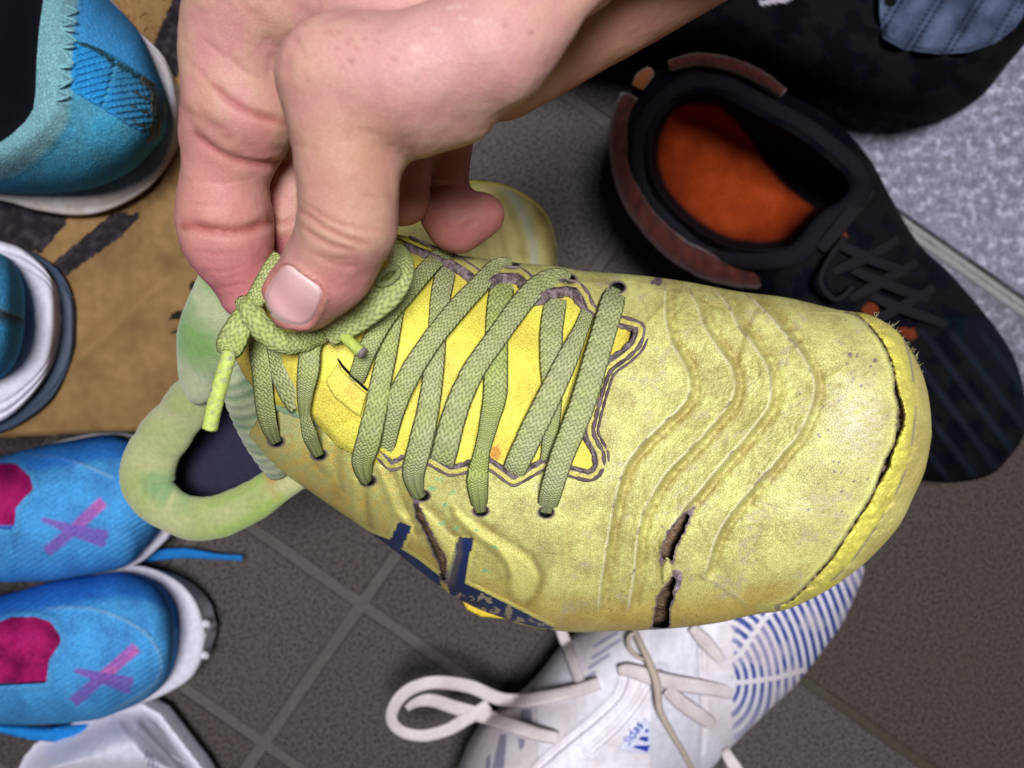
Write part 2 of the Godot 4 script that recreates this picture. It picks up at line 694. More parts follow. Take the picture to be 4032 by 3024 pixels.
func make_floor() -> void:
	var root := Node3D.new()
	root.name = "floor"
	root.set_meta("kind", "structure")
	add_child(root)
	var bed := func(x, y): return FLOOR_D_ + 0.0022
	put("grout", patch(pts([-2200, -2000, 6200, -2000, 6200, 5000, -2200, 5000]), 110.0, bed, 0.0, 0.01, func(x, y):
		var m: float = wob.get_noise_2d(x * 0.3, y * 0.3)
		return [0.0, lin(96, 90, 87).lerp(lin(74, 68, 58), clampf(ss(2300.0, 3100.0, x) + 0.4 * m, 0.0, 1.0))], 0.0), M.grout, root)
	rng.seed = 9
	var ns := [-980.0, -310.0, 378.0, 1137.0, 1808.0, 2490.0, 3190.0]
	var ts := [-1600.0, -910.0, -230.0, 460.0, 1150.0, 1840.0, 2530.0, 3220.0, 3910.0, 5300.0, 6600.0]
	for i in ns.size() - 1:
		for j in ts.size() - 1:
			var g := 22.0 if ts[j] < 3000.0 else 18.0
			var c := lin(92, 88, 87).lerp(lin(82, 76, 74), rng.randf())
			if ts[j] > 3800.0 and i < 2:
				continue
			put("tile", slab_tile(ns[i] + g, ns[i + 1] - g, ts[j] + g, ts[j + 1] - g, c, 0.009, 0.0), M.tile, root)
	put("tile", slab_tile(-965.0, 363.0, 3925.0, 6580.0, lin(80, 72, 68), 0.009, 0.0), M.tile, root)
	for i in 3:
		for j in 5:
			put("tile", slab_tile(-980.0 - 690.0 * (i + 1) + 20.0, -980.0 - 690.0 * i - 20.0, 2735.0 - 690.0 * (j + 1) + 20.0, 2735.0 - 690.0 * j - 20.0, lin(88, 82, 80), 0.009, 0.0), M.tile, root)
	put("granite_slab", slab_tile(-3400.0, -1352.0, 2760.0, 6400.0, lin(184, 182, 198), 0.009, 0.003), M.granite, root)
	put("granite_slab", slab_tile(-1288.0, -1000.0, 2760.0, 6400.0, lin(160, 158, 170), 0.009, 0.001), M.granite, root)
	put("joint_strip", slab_tile(-1346.0, -1291.0, 2760.0, 6400.0, lin(150, 147, 146), 0.008, 0.0), M.grout, root)

# ---------------------------------------------------------------- the worn yellow boot in the hand

var boot: Array                                        # its stations, toe last
var waves := []                                        # embossed ribs across the forefoot: x for every y
var crack_x := PackedFloat32Array()
var opening: PackedVector2Array

func by_y(a: Array) -> Dictionary:                     # a curve read as x over y
	var l := line(a, 400)
	var y0 := int(l[0].y)
	var y1 := int(l[-1].y)
	var xs := PackedFloat32Array()
	var j := 0
	for y in range(y0, y1 + 1):
		while j < l.size() - 2 and l[j + 1].y < y:
			j += 1
		var t := clampf((y - l[j].y) / maxf(0.001, l[j + 1].y - l[j].y), 0.0, 1.0)
		xs.append(lerpf(l[j].x, l[j + 1].x, t))
	return {"y0": y0, "y1": y1, "x": xs}

func at_y(c: Dictionary, y: float) -> Array:           # [x, cosine of the slope, how far from its ends 0..1]
	var i := clampi(int(y) - c.y0, 1, c.x.size() - 3)
	var m: float = (c.x[i + 2] - c.x[i - 1]) / 3.0
	return [lerpf(c.x[i], c.x[i + 1], clampf(y - c.y0 - i, 0.0, 1.0)), 1.0 / sqrt(1.0 + m * m), ss(-20.0, 40.0, minf(y - c.y0, c.y1 - y))]

func ragged(poly: PackedVector2Array, step: float, amp: float) -> PackedVector2Array:
	var o := PackedVector2Array()
	for i in poly.size():
		var a := poly[i]
		var b := poly[(i + 1) % poly.size()]
		var n := maxi(1, int(a.distance_to(b) / step))
		for k in n:
			var q := a.lerp(b, float(k) / n)
			o.append(q + Vector2(fine.get_noise_2d(q.x * 3.0, q.y * 3.0), fine.get_noise_2d(q.y * 3.0, q.x * 3.0)) * amp * 2.0)
	return o

func make_boot() -> void:
	boot = stations([
		[1440, 890, .270, 960, 1745, .277, .062, 2.2, .014], [1560, 925, .270, 1130, 1872, .278, .065, 2.2, .014], [1680, 975, .270, 1300, 1990, .279, .066, 2.2, .014],
		[1800, 1003, .271, 1520, 2143, .280, .066, 2.2, .014], [2000, 1031, .272, 1790, 2350, .281, .064, 2.2, .014], [2178, 1047, .272, 2010, 2443, .281, .060, 2.2, .014],
		[2300, 1066, .272, 2220, 2487, .280, .058, 2.2, .014], [2500, 1082, .272, 2433, 2485, .278, .054, 2.2, .014], [2700, 1108, .270, 2640, 2475, .275, .050, 2.2, .014],
		[2900, 1146, .268, 2820, 2454, .272, .047, 2.2, .013], [3100, 1172, .266, 2970, 2421, .269, .044, 2.2, .012], [3300, 1219, .264, 3100, 2399, .267, .042, 2.2, .012],
		[3420, 1238, .263, 3230, 2340, .266, .040, 2.2, .011], [3510, 1286, .262, 3340, 2270, .265, .037, 2.2, .010], [3569, 1349, .262, 3440, 2185, .264, .033, 2.2, .009],
		[3623, 1448, .262, 3540, 2070, .264, .027, 2.2, .008], [3650, 1530, .262, 3600, 1950, .263, .020, 2.2, .007], [3662, 1600, .262, 3640, 1860, .263, .013, 2.2, .006],
		[3667, 1660, .262, 3660, 1770, .262, .006, 2.2, .004], [3669, 1705, .262, 3669, 1715, .262, .001, 2.2, .001]], 430)
	var root := thing("football_boot", "worn yellow leather football boot held up by its tongue, torn at the toe, green laces", "football boot", Vector3(-0.02, 0.2, 0.01), "the pair of yellow football boots")
	var D := func(x, y): return dome(boot, x, y)
	waves = [
		by_y([2625, 1104, 2621, 1181, 2623, 1253, 2639, 1335, 2675, 1398, 2707, 1461, 2720, 1515, 2707, 1570, 2662, 1624, 2616, 1665, 2543, 1736, 2475, 1817, 2444, 1894, 2425, 1966, 2407, 2048, 2394, 2129, 2380, 2224, 2367, 2306, 2358, 2410]),
		by_y([2710, 1118, 2748, 1208, 2770, 1276, 2802, 1330, 2842, 1389, 2879, 1443, 2894, 1506, 2883, 1570, 2842, 1633, 2788, 1692, 2769, 1718, 2706, 1781, 2642, 1844, 2597, 1903, 2557, 1975, 2529, 2034, 2511, 2129, 2502, 2215, 2493, 2296, 2475, 2400]),
		by_y([2815, 1140, 2870, 1203, 2901, 1271, 2951, 1335, 2996, 1398, 3028, 1457, 3039, 1515, 3028, 1597, 2990, 1655, 2951, 1705, 2927, 1736, 2869, 1799, 2805, 1872, 2746, 1944, 2701, 1994, 2656, 2057, 2625, 2110, 2600, 2200]),
		by_y([2940, 1155, 2969, 1181, 3032, 1244, 3078, 1298, 3136, 1362, 3173, 1420, 3200, 1475, 3209, 1533, 3195, 1601, 3168, 1669, 3132, 1730, 3095, 1768, 3049, 1826, 2982, 1903, 2927, 1962, 2891, 2007, 2846, 2070, 2814, 2138, 2796, 2197, 2774, 2275])]
	var gap := by_y([3320, 1228, 3370, 1242, 3424, 1290, 3470, 1349, 3497, 1403, 3519, 1475, 3524, 1548, 3537, 1602, 3531, 1692, 3519, 1750, 3488, 1812, 3451, 1908, 3420, 1972, 3352, 2075, 3293, 2166, 3239, 2234, 3126, 2351, 3058, 2387])
	var lip := by_y([3560, 1335, 3585, 1420, 3600, 1520, 3606, 1610, 3598, 1690, 3590, 1745, 3572, 1830, 3535, 1930, 3490, 2010, 3440, 2090, 3395, 2155, 3340, 2225, 3270, 2290])
	opening = pts([1600, 955, 1700, 996, 1790, 1031, 1850, 1070, 1900, 1108, 1930, 1092, 1960, 1076, 2040, 1078, 2070, 1100, 2092, 1140, 2110, 1168, 2140, 1148, 2185, 1134, 2230, 1128, 2270, 1135, 2296, 1172, 2315, 1218, 2360, 1250, 2413, 1266,
		2512, 1292, 2506, 1325, 2495, 1352, 2455, 1390, 2404, 1425, 2380, 1450, 2368, 1475, 2350, 1530, 2327, 1610, 2309, 1690, 2315, 1725, 2350, 1790, 2353, 1831, 2340, 1856, 2317, 1867, 2245, 1848, 2190, 1836, 2141, 1821, 2080, 1855,
		2023, 1889, 1970, 1848, 1910, 1808, 1865, 1825, 1820, 1839, 1775, 1848, 1735, 1826, 1693, 1803, 1640, 1803, 1585, 1808, 1560, 1822, 1540, 1826, 1515, 1796, 1494, 1771, 1450, 1740, 1408, 1717, 1336, 1717, 1325, 1686, 1310, 1640,
		1240, 1600, 1160, 1578, 1085, 1560, 1000, 1540, 800, 1500, 800, 900, 1300, 800])
	var tears := [
		pts([1622, 1935, 1640, 1955, 1652, 1995, 1680, 2070, 1722, 2140, 1753, 2200, 1757, 2250, 1754, 2296, 1738, 2280, 1728, 2215, 1700, 2150, 1664, 2072, 1640, 2040, 1630, 1985]),
		pts([2737, 1996, 2720, 2028, 2701, 2070, 2695, 2092, 2683, 2111, 2661, 2152, 2652, 2195, 2648, 2222, 2625, 2200, 2604, 2222, 2606, 2190, 2615, 2138, 2638, 2093, 2660, 2064, 2683, 2039, 2708, 2020]),
		pts([2654, 2246, 2668, 2262, 2664, 2292, 2649, 2330, 2652, 2356, 2640, 2378, 2637, 2420, 2636, 2474, 2571, 2474, 2582, 2396, 2593, 2346, 2624, 2302, 2650, 2270])]
	for k in tears.size():
		tears[k] = ragged(tears[k], 9.0, 3.5)
	var navy := [
		pts([1806, 2115, 1863, 2117, 1829, 2296, 1930, 2345, 2060, 2410, 2182, 2472, 2150, 2500, 1990, 2470, 1780, 2360, 1757, 2296, 1757, 2257, 1780, 2190]),
		pts([1571, 2054, 1621, 2074, 1580, 2162, 1650, 2205, 1734, 2271, 1738, 2310, 1640, 2260, 1500, 2170, 1400, 2100, 1405, 2066, 1460, 2098, 1535, 2126])]
	var holes := pts([1087, 1738, 1255, 1790, 1449, 1892, 1662, 1952, 1893, 2012, 2150, 2018, 2432, 1132, 2238, 1100, 2014, 1038, 1792, 984])
	# [line, width, depth, colour, strength of the colour]
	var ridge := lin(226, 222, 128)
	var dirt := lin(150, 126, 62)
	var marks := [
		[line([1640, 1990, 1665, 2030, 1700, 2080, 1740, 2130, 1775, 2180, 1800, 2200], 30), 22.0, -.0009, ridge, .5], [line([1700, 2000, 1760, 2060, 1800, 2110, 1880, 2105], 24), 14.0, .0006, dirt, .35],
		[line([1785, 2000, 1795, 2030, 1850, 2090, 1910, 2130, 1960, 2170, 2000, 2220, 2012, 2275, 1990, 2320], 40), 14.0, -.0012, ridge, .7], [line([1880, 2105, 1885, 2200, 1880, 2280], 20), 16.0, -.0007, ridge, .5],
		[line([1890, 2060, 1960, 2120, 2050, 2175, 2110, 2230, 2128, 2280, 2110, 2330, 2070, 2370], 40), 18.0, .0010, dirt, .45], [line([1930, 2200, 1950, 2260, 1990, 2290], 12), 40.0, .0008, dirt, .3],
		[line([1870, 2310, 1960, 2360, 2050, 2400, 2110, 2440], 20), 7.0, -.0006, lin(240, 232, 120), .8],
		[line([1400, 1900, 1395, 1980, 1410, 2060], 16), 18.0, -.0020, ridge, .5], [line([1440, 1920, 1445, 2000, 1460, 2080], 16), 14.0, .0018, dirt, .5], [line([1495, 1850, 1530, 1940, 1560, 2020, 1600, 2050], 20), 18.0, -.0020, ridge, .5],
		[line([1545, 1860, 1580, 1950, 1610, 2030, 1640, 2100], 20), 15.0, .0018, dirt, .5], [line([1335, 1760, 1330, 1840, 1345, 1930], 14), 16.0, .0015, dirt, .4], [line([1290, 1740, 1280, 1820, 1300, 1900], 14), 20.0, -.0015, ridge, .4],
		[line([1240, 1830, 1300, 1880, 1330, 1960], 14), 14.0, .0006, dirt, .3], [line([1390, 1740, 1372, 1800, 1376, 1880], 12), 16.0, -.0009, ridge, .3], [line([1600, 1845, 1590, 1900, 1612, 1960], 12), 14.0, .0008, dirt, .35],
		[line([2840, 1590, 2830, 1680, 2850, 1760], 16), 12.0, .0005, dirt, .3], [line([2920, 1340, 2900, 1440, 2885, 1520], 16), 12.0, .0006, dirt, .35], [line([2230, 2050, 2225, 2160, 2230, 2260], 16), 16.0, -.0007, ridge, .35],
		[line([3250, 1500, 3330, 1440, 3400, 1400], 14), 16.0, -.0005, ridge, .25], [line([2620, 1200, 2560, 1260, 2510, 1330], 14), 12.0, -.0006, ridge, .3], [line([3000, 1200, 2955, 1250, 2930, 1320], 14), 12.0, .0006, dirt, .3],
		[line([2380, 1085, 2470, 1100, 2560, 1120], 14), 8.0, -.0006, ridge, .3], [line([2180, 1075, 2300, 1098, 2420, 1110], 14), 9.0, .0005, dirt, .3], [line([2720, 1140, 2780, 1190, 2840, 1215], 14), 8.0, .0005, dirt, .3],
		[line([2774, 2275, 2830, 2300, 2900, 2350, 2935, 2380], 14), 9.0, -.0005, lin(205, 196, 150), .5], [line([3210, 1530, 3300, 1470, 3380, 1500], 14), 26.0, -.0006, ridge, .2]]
	var plates := [pts([1795, 2000, 1830, 2035, 1900, 2075, 2000, 2132, 2090, 2192, 2126, 2275, 2104, 2345, 2062, 2378, 2020, 2350, 2010, 2310, 2014, 2270, 1998, 2222, 1960, 2168, 1900, 2128, 1850, 2088, 1800, 2040]),
		pts([1652, 1990, 1700, 2028, 1742, 2075, 1792, 2122, 1796, 2180, 1765, 2290, 1760, 2200, 1700, 2090])]
	var ticks := pts([1730, 1885, 1780, 1937, 1700, 1925, 1748, 1988, 1740, 2060, 1790, 2080, 1885, 2092, 1945, 2155, 1912, 2245])
	var mbox := []
	for m in marks:
		mbox.append(box_of(m[0], m[1] * 2.6))
	var nbox := [box_of(navy[0], 2), box_of(navy[1], 2)]
	var spots := []
	rng.seed = 21
	for k in 46:
		spots.append([Vector2(rng.randfn(3380, 75), rng.randfn(1480, 90)) if k < 26 else Vector2(rng.randfn(3270, 90), rng.randfn(1860, 110)), rng.randf_range(2.5, 7.0)])
	spots.append([Vector2(3347, 1396), 13.0])
	spots.append([Vector2(3447, 1419), 11.0])
	spots.append([Vector2(2592, 1106), 22.0])
	spots.append([Vector2(2573, 1110), 14.0])
	spots.append([Vector2(2608, 2075), 7.0])
	var yellow := lin(232, 234, 148)
	var tan := lin(190, 182, 116)
	var purple := lin(128, 112, 122)
	var brown := lin(92, 74, 70)
	var fx := func(x, y, u, v, top):
		if not top:
			return [0.0, lin(205, 175, 60)]
		var p := Vector2(x, y)
		var n: float = wob.get_noise_2d(x * 0.5, y * 0.5)
		var f: float = fine.get_noise_2d(x, y)
		var dd: float = 0.0006 * n + 0.00012 * f
		# worn, dirty leather: brownest between the ribs and at the sides
		var soil: float = clampf(0.44 + 0.8 * wob.get_noise_2d(x * 0.9 + 70.0, y * 0.9) + 0.4 * f + 0.15 * fine.get_noise_2d(x * 2.6, y * 2.6), 0.0, 1.0)
		var c := yellow.lerp(tan, soil)
		c = c.lerp(lin(214, 172, 62), 0.55 * ss(0.84, 0.97, v))
		var web: float = ss(0.075, 0.0, absf(fine.get_noise_2d(x * 1.15 + 200.0, y * 1.15))) * ss(-0.15, 0.25, wob.get_noise_2d(x * 0.55 - 900.0, y * 0.55)) * ss(1650.0, 1850.0, x)
		c = c.lerp(lin(140, 116, 62), 0.42 * web)
		dd += 0.00022 * web
		var scuff: float = ss(0.22, 0.42, wob.get_noise_2d(x * 0.8 + 3000.0, y * 1.1 - 700.0)) * ss(1900.0, 2300.0, x)
		c = c.lerp(lin(206, 198, 168), 0.55 * scuff * clampf(0.6 + 1.5 * f, 0.0, 1.0))
		if x > 2250.0 and x < 3150.0:
			var fold: float = ss(0.06, 0.0, absf(wob.get_noise_2d(x * 2.6 + 55.0, y * 0.55))) * ss(0.05, -0.2, absf(v - 0.5) - 0.42)
			dd += 0.0005 * fold
			c = c.lerp(tan, 0.3 * fold)
		if x < 1800.0:                                 # the quarter: rubbed green with orange flecks
			var q: float = ss(1800.0, 1300.0, x) * ss(1500.0, 1800.0, y)
			c = c.lerp(lin(226, 228, 140), q * 0.7 * clampf(0.6 + 0.9 * n, 0.0, 1.0))
			if fine.get_noise_2d(x * 0.7 + 300.0, y * 0.7) > 0.12:
				c = c.lerp(lin(242, 208, 104), q * 0.7)
			c = c.lerp(lin(186, 198, 172), 0.7 * ss(1250.0, 1000.0, x) * ss(0.1, -0.3, n))
		for k in waves.size():
			var w: Dictionary = waves[k]
			if y > w.y0 - 10 and y < w.y1 + 10:
				var a := at_y(w, y)
				var s: float = (x - a[0]) * a[1]
				if absf(s) < 110.0:
					var g: float = a[2]
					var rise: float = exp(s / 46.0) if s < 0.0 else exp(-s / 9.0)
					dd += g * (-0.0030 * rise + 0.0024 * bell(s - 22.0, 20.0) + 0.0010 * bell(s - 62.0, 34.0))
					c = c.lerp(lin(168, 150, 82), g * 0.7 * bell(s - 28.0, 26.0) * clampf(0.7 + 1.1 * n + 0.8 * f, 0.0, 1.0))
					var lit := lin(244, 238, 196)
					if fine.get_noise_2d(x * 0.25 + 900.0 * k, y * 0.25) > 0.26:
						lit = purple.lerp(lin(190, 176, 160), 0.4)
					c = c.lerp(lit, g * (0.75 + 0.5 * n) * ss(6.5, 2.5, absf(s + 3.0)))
		for k in marks.size():
			if mbox[k].has_point(p):
				var m: Array = marks[k]
				var b: float = bell(near(p, m[0], false)[0], m[1])
				dd += m[2] * b
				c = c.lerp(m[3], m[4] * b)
		for k in 2:
			if nbox[k].has_point(p):
				var q: float = near(p, navy[k])[0]
				if q < 0.0:
					var sh := fine.get_noise_2d(x * 0.8 + 40.0, y * 0.8)
					c = lin(40, 64, 128).lerp(lin(28, 40, 78), 0.5 + 0.5 * n)
					if k == 0 and sh > 0.2 and y > 2335.0:
						c = lin(176, 160, 134)
					dd += 0.00035
				elif q < 14.0:
					c = c.lerp(lin(240, 232, 130), 0.7)
					dd -= 0.0004
		if x > 1620.0 and x < 2160.0 and y > 1860.0:
			for k in plates.size():
				var q: float = near(p, plates[k])[0]
				var b: float = ss(8.0, -14.0, q)
				dd -= 0.0009 * b
				c = c.lerp(lin(242, 236, 142), 0.7 * b)
				c = c.lerp(dirt, 0.35 * bell(q - 14.0, 12.0))
			for h in ticks:
				if absf(x - h.x) < 14.0 and absf(y - h.y) < 8.0 and f > -0.2:
					c = c.lerp(lin(150, 206, 150), 0.75)
		for h in holes:
			if p.distance_squared_to(h) < 1600.0:
				var q: float = Vector2((x - h.x) * 0.85, (y - h.y) * 1.15).length()
				dd += 0.006 * ss(24.0, 14.0, q)
				c = c.lerp(purple, ss(34.0, 27.0, q)).lerp(lin(26, 22, 24), ss(26.0, 20.0, q))
		# the toe: leather come away from the rubber
		if x > 2980.0:
			for s in spots:
				if p.distance_squared_to(s[0]) < 500.0:
					c = c.lerp(purple, ss(s[1], s[1] * 0.6, p.distance_to(s[0]) + 4.0 * f))
			var rub_glint: float = bell(x - 3370.0, 110.0) * bell(y - 1650.0, 170.0) * clampf(0.75 + 1.2 * fine.get_noise_2d(x * 0.5, y * 2.2), 0.0, 1.0) + 0.6 * bell(x - 3180.0, 110.0) * bell(y - 1990.0, 60.0) * clampf(0.6 + 1.6 * fine.get_noise_2d(x * 0.4, y * 2.6), 0.0, 1.0)
			c = c.lerp(lin(242, 236, 214), clampf(0.75 * rub_glint, 0.0, 1.0))  # rubbed leather, with the bright toe highlight painted in
			if y > gap.y0 and y < gap.y1 + 20.0:
				var a := at_y(gap, y)
				var s: float = (x - a[0]) * a[1]
				var wide: float = 6.0 + 3.0 * maxf(0.0, f) + 15.0 * ss(1480.0, 1600.0, y) * ss(1960.0, 1820.0, y) * clampf(0.75 + 0.9 * n + 0.5 * sin(y * 0.035), 0.15, 1.2)
				c = c.lerp(yellow, 0.5 * ss(-60.0, -10.0, s))
				if s > 0.0:
					c = lin(243, 238, 110).lerp(lin(222, 212, 112), clampf(0.35 + n + 0.6 * f, 0.0, 1.0))
					dd += 0.0020 - 0.0016 * bell(s - 40.0, 28.0) + 0.0006 * f + 0.0022 * wob.get_noise_2d(x * 2.4, y * 2.4) + 0.0022 * bell(y - 1562.0, 16.0) * bell(s - 30.0, 30.0)
					if y > lip.y0 and y < lip.y1:
						var b := at_y(lip, y)
						var r: float = (x - b[0]) * b[1]
						if r > 0.0:
							c = lin(226, 218, 134).lerp(lin(205, 190, 110), clampf(0.4 + n, 0.0, 1.0))
						dd += 0.0012 * bell(r, 6.0) + 0.0006 * ss(0.0, 10.0, r)
						c = c.lerp(lin(158, 146, 134), 0.8 * ss(6.0, 2.0, absf(r)) * ss(-0.15, 0.1, fine.get_noise_2d(x * 0.2, y * 0.2)))
				dd += 0.0040 * ss(-3.0, 1.0, s) * ss(wide + 3.0, wide - 2.0, s) * ss(3.0, 12.0, wide) + 0.0012 * bell(s, 5.0)
				dd -= 0.0006 * bell(s + 8.0, 9.0)
				if s > -2.0 - 5.0 * maxf(0.0, f) and s < wide:
					c = c.lerp(purple.lerp(lin(150, 132, 140), 0.5) if s < 6.0 else brown, (0.75 + 0.2 * ss(6.0, 12.0, wide)) * ss(wide + 1.0, wide - 3.0, s))
		else:
			for k in range(spots.size() - 5, spots.size()):
				var s: Array = spots[k]
				if p.distance_squared_to(s[0]) < 900.0:
					c = c.lerp(purple, ss(s[1], s[1] * 0.6, p.distance_to(s[0]) + 6.0 * f))
		for k in tears:
			if absf(x - k[0].x) < 200.0 and absf(y - k[0].y) < 480.0:
				var q: float = near(p, k)[0]
				dd -= 0.0009 * bell(q, 12.0)
				c = c.lerp(purple, ss(9.0, 3.0, q + 8.0 * f))
		if x < 2560.0 and y < 1940.0:
			var q: float = near(p, opening)[0]
			dd -= 0.0004 * bell(q - 8.0, 14.0)
			c = c.lerp(lin(238, 228, 110), 0.6 * ss(26.0, 12.0, q)).lerp(purple, ss(5.0, 2.0, q))
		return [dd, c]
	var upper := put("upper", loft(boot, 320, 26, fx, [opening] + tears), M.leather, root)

	# what shows through the tears
	var inner := []
	for i in range(0, boot.size(), 4):
		var r: Array = boot[i].duplicate()
		r[0] = lerpf(r[0], r[3], 0.02)
		r[1] = lerpf(r[1], r[4], 0.02)
		r[3] = lerpf(r[3], r[0], 0.02)
		r[4] = lerpf(r[4], r[1], 0.02)
		r[2] += 0.003
		r[5] += 0.003
		r[6] = maxf(0.001, r[6] - 0.0032)
		r[8] = maxf(0.001, r[8] - 0.004)
		inner.append(r)
	var ribbed := func(x, y, u, v, top):
		return [0.0006 * sin(y * 0.42) * ss(2250.0, 2300.0, y), lin(158, 130, 104).lerp(lin(76, 60, 50), clampf(0.5 + 0.9 * fine.get_noise_2d(x, y * 2.0), 0.0, 1.0))]
	var deep := pts([800, 800, 1300, 800, 1600, 940, 2110, 1090, 2300, 1120, 2560, 1280, 2420, 1500, 2400, 1850, 2100, 1880, 1500, 1860, 1200, 1700, 900, 1600])
	put("inner_lining", loft(inner, 120, 12, ribbed, [deep]), M.torn, root)

	# sole
	var under := []
	for i in range(0, boot.size(), 6):
		var r: Array = boot[i].duplicate()
		for k in 2:
			var a: float = r[k]
			r[k] = lerpf(a, r[k + 3], 0.045)
			r[k + 3] = lerpf(r[k + 3], a, 0.045)
		r[2] += 0.011
		r[5] += 0.011
		r[6] = 0.002
		r[8] = 0.012
		under.append(r)
	put("sole", loft(under, 24, 10, plain(lin(226, 200, 60))), M.rubber, root)
	var flap := patch(pts([1820, 2366, 1838, 2402, 1862, 2412, 1892, 2429, 1956, 2434, 2005, 2440, 2041, 2456, 2114, 2472, 2150, 2480, 2120, 2420, 1990, 2370, 1880, 2330]), 6.0, func(x, y): return 0.283, 0.0006, 0.0015,
		func(x, y): return [0.001 * fine.get_noise_2d(x, y), lin(226, 196, 62)])
	put("peeling_rand", flap, M.rubber, root)
	var lift_flap := patch(pts([2604, 2300, 2600, 2250, 2608, 2215, 2626, 2194, 2640, 2206, 2654, 2236, 2648, 2270, 2630, 2292, 2612, 2310]), 4.0, D, 0.0022, 0.0, func(x, y): return [0.0, yellow.lerp(tan, 0.3 + 0.6 * fine.get_noise_2d(x, y))], 12.0)
	put("torn_flap", lift_flap, M.leather, upper)
	var grey_flap := patch(pts([2650, 2218, 2668, 2236, 2690, 2250, 2690, 2280, 2680, 2310, 2660, 2345, 2648, 2338, 2660, 2290, 2664, 2260]), 4.0, D, 0.0012, 0.0, func(x, y): return [0.0, purple.lerp(lin(190, 176, 176), 0.5 + 0.8 * fine.get_noise_2d(x, y))], 8.0)
	put("torn_flap", grey_flap, M.torn, upper)

	# tongue
	var tongue_d := func(x, y):
		return dome(boot, x, y) + 0.0036 - 0.0085 * ss(1650.0, 1150.0, x) + 0.016 * ss(1180.0, 880.0, x) * ss(1100.0, 1400.0, y)
	var tong := pts([2490, 1270, 2450, 1500, 2420, 1890, 2250, 1900, 2000, 1925, 1700, 1880, 1500, 1850, 1330, 1760, 1240, 1660, 1150, 1610, 1085, 1600, 1040, 1565, 994, 1524, 960, 1475, 930, 1420, 908, 1360, 899, 1307, 917, 1253, 948, 1206, 980, 1167, 1030, 1105, 1090, 1030, 1250, 930, 1440, 900, 1600, 930, 1750, 1000, 2000, 1060, 2200, 1100])
	var stain := func(x, y):
		var n: float = wob.get_noise_2d(x * 0.6, y * 0.6)
		var c := lin(248, 242, 104).lerp(lin(230, 208, 92), clampf(0.3 + 0.9 * n, 0.0, 0.9))
		c = c.lerp(lin(214, 140, 70), 0.8 * ss(34.0, 22.0, Vector2((x - 1950.0), (y - 1783.0) * 0.8).length() + 14.0 * n))
		c = c.lerp(lin(228, 178, 84), 0.5 * ss(1250.0, 950.0, x))
		return [0.0007 * n, c]
	var tongue := put("tongue", patch(tong, 7.0, tongue_d, 0.002, 0.004, stain, 22.0), M.tongue, root)
	var keeper := patch(pts([1330, 1412, 1352, 1450, 1400, 1500, 1432, 1530, 1455, 1545, 1425, 1655, 1380, 1628, 1310, 1570, 1280, 1520, 1275, 1492, 1300, 1460]), 5.0, tongue_d, 0.0032, 0.002,
		func(x, y): return [0.0, lin(248, 238, 112).lerp(lin(230, 200, 100), clampf(0.2 + wob.get_noise_2d(x, y), 0.0, 0.8))], 12.0)
	put("lace_keeper", keeper, M.tongue, tongue)
	var slit := bar([1330, 1412, tongue_d.call(1330, 1412) - .002, 4, 1352, 1446, tongue_d.call(1352, 1446) - .003, 6, 1400, 1494, tongue_d.call(1400, 1494) - .003, 5, 1432, 1524, tongue_d.call(1432, 1524) - .003, 6, 1456, 1545, tongue_d.call(1456, 1545) - .0025, 4], 16)
	put("lace_slit_edge", tube(slit[0], slit[1], 8, even(lin(40, 34, 32))), M.torn, tongue)

	# frayed edge of the eyestay and its stitching
	var rim_at := func(k: int, inset: float): return opening[k]
	var edge_rows := []
	for k in range(0, 60):
		var a := opening[k]
		var b := opening[k + 1]
		var steps := maxi(1, int(a.distance_to(b) / 9.0))
		for s in steps:
			edge_rows.append(a.lerp(b, float(s) / steps))
	var ep := PackedVector3Array()
	var er := PackedFloat32Array()
	for k in edge_rows.size():
		var a: Vector2 = edge_rows[maxi(k - 2, 0)]
		var b: Vector2 = edge_rows[mini(k + 2, edge_rows.size() - 1)]
		var t := (b - a).normalized()
		var up: float = ss(1240.0, 1150.0, edge_rows[k].y)
		var q: Vector2 = edge_rows[k] + Vector2(-t.y, t.x) * (9.0 + 14.0 * up + 4.0 * fine.get_noise_2d(k * 9.0, 0.0))
		var thick: float = 10.0 + 16.0 * up + 4.0 * fine.get_noise_2d(k * 14.0, 50.0)
		ep.append(W(q.x, q.y, dome(boot, q.x, q.y) + 0.0009 - 0.0004 * up))
		er.append(thick * 0.22 / F)
	put("torn_edge", tube(ep, er, 9, func(i, a): return [1.0 + 0.45 * fine.get_noise_2d(i * 11.0, a * 30.0), lin(156, 140, 144).lerp(lin(84, 70, 70), clampf(0.5 + 1.2 * fine.get_noise_2d(i * 8.0, a * 22.0), 0.0, 1.0))]), M.torn, upper)
	var sv := PackedVector3Array()
	var sc := PackedColorArray()
	var si := PackedInt32Array()
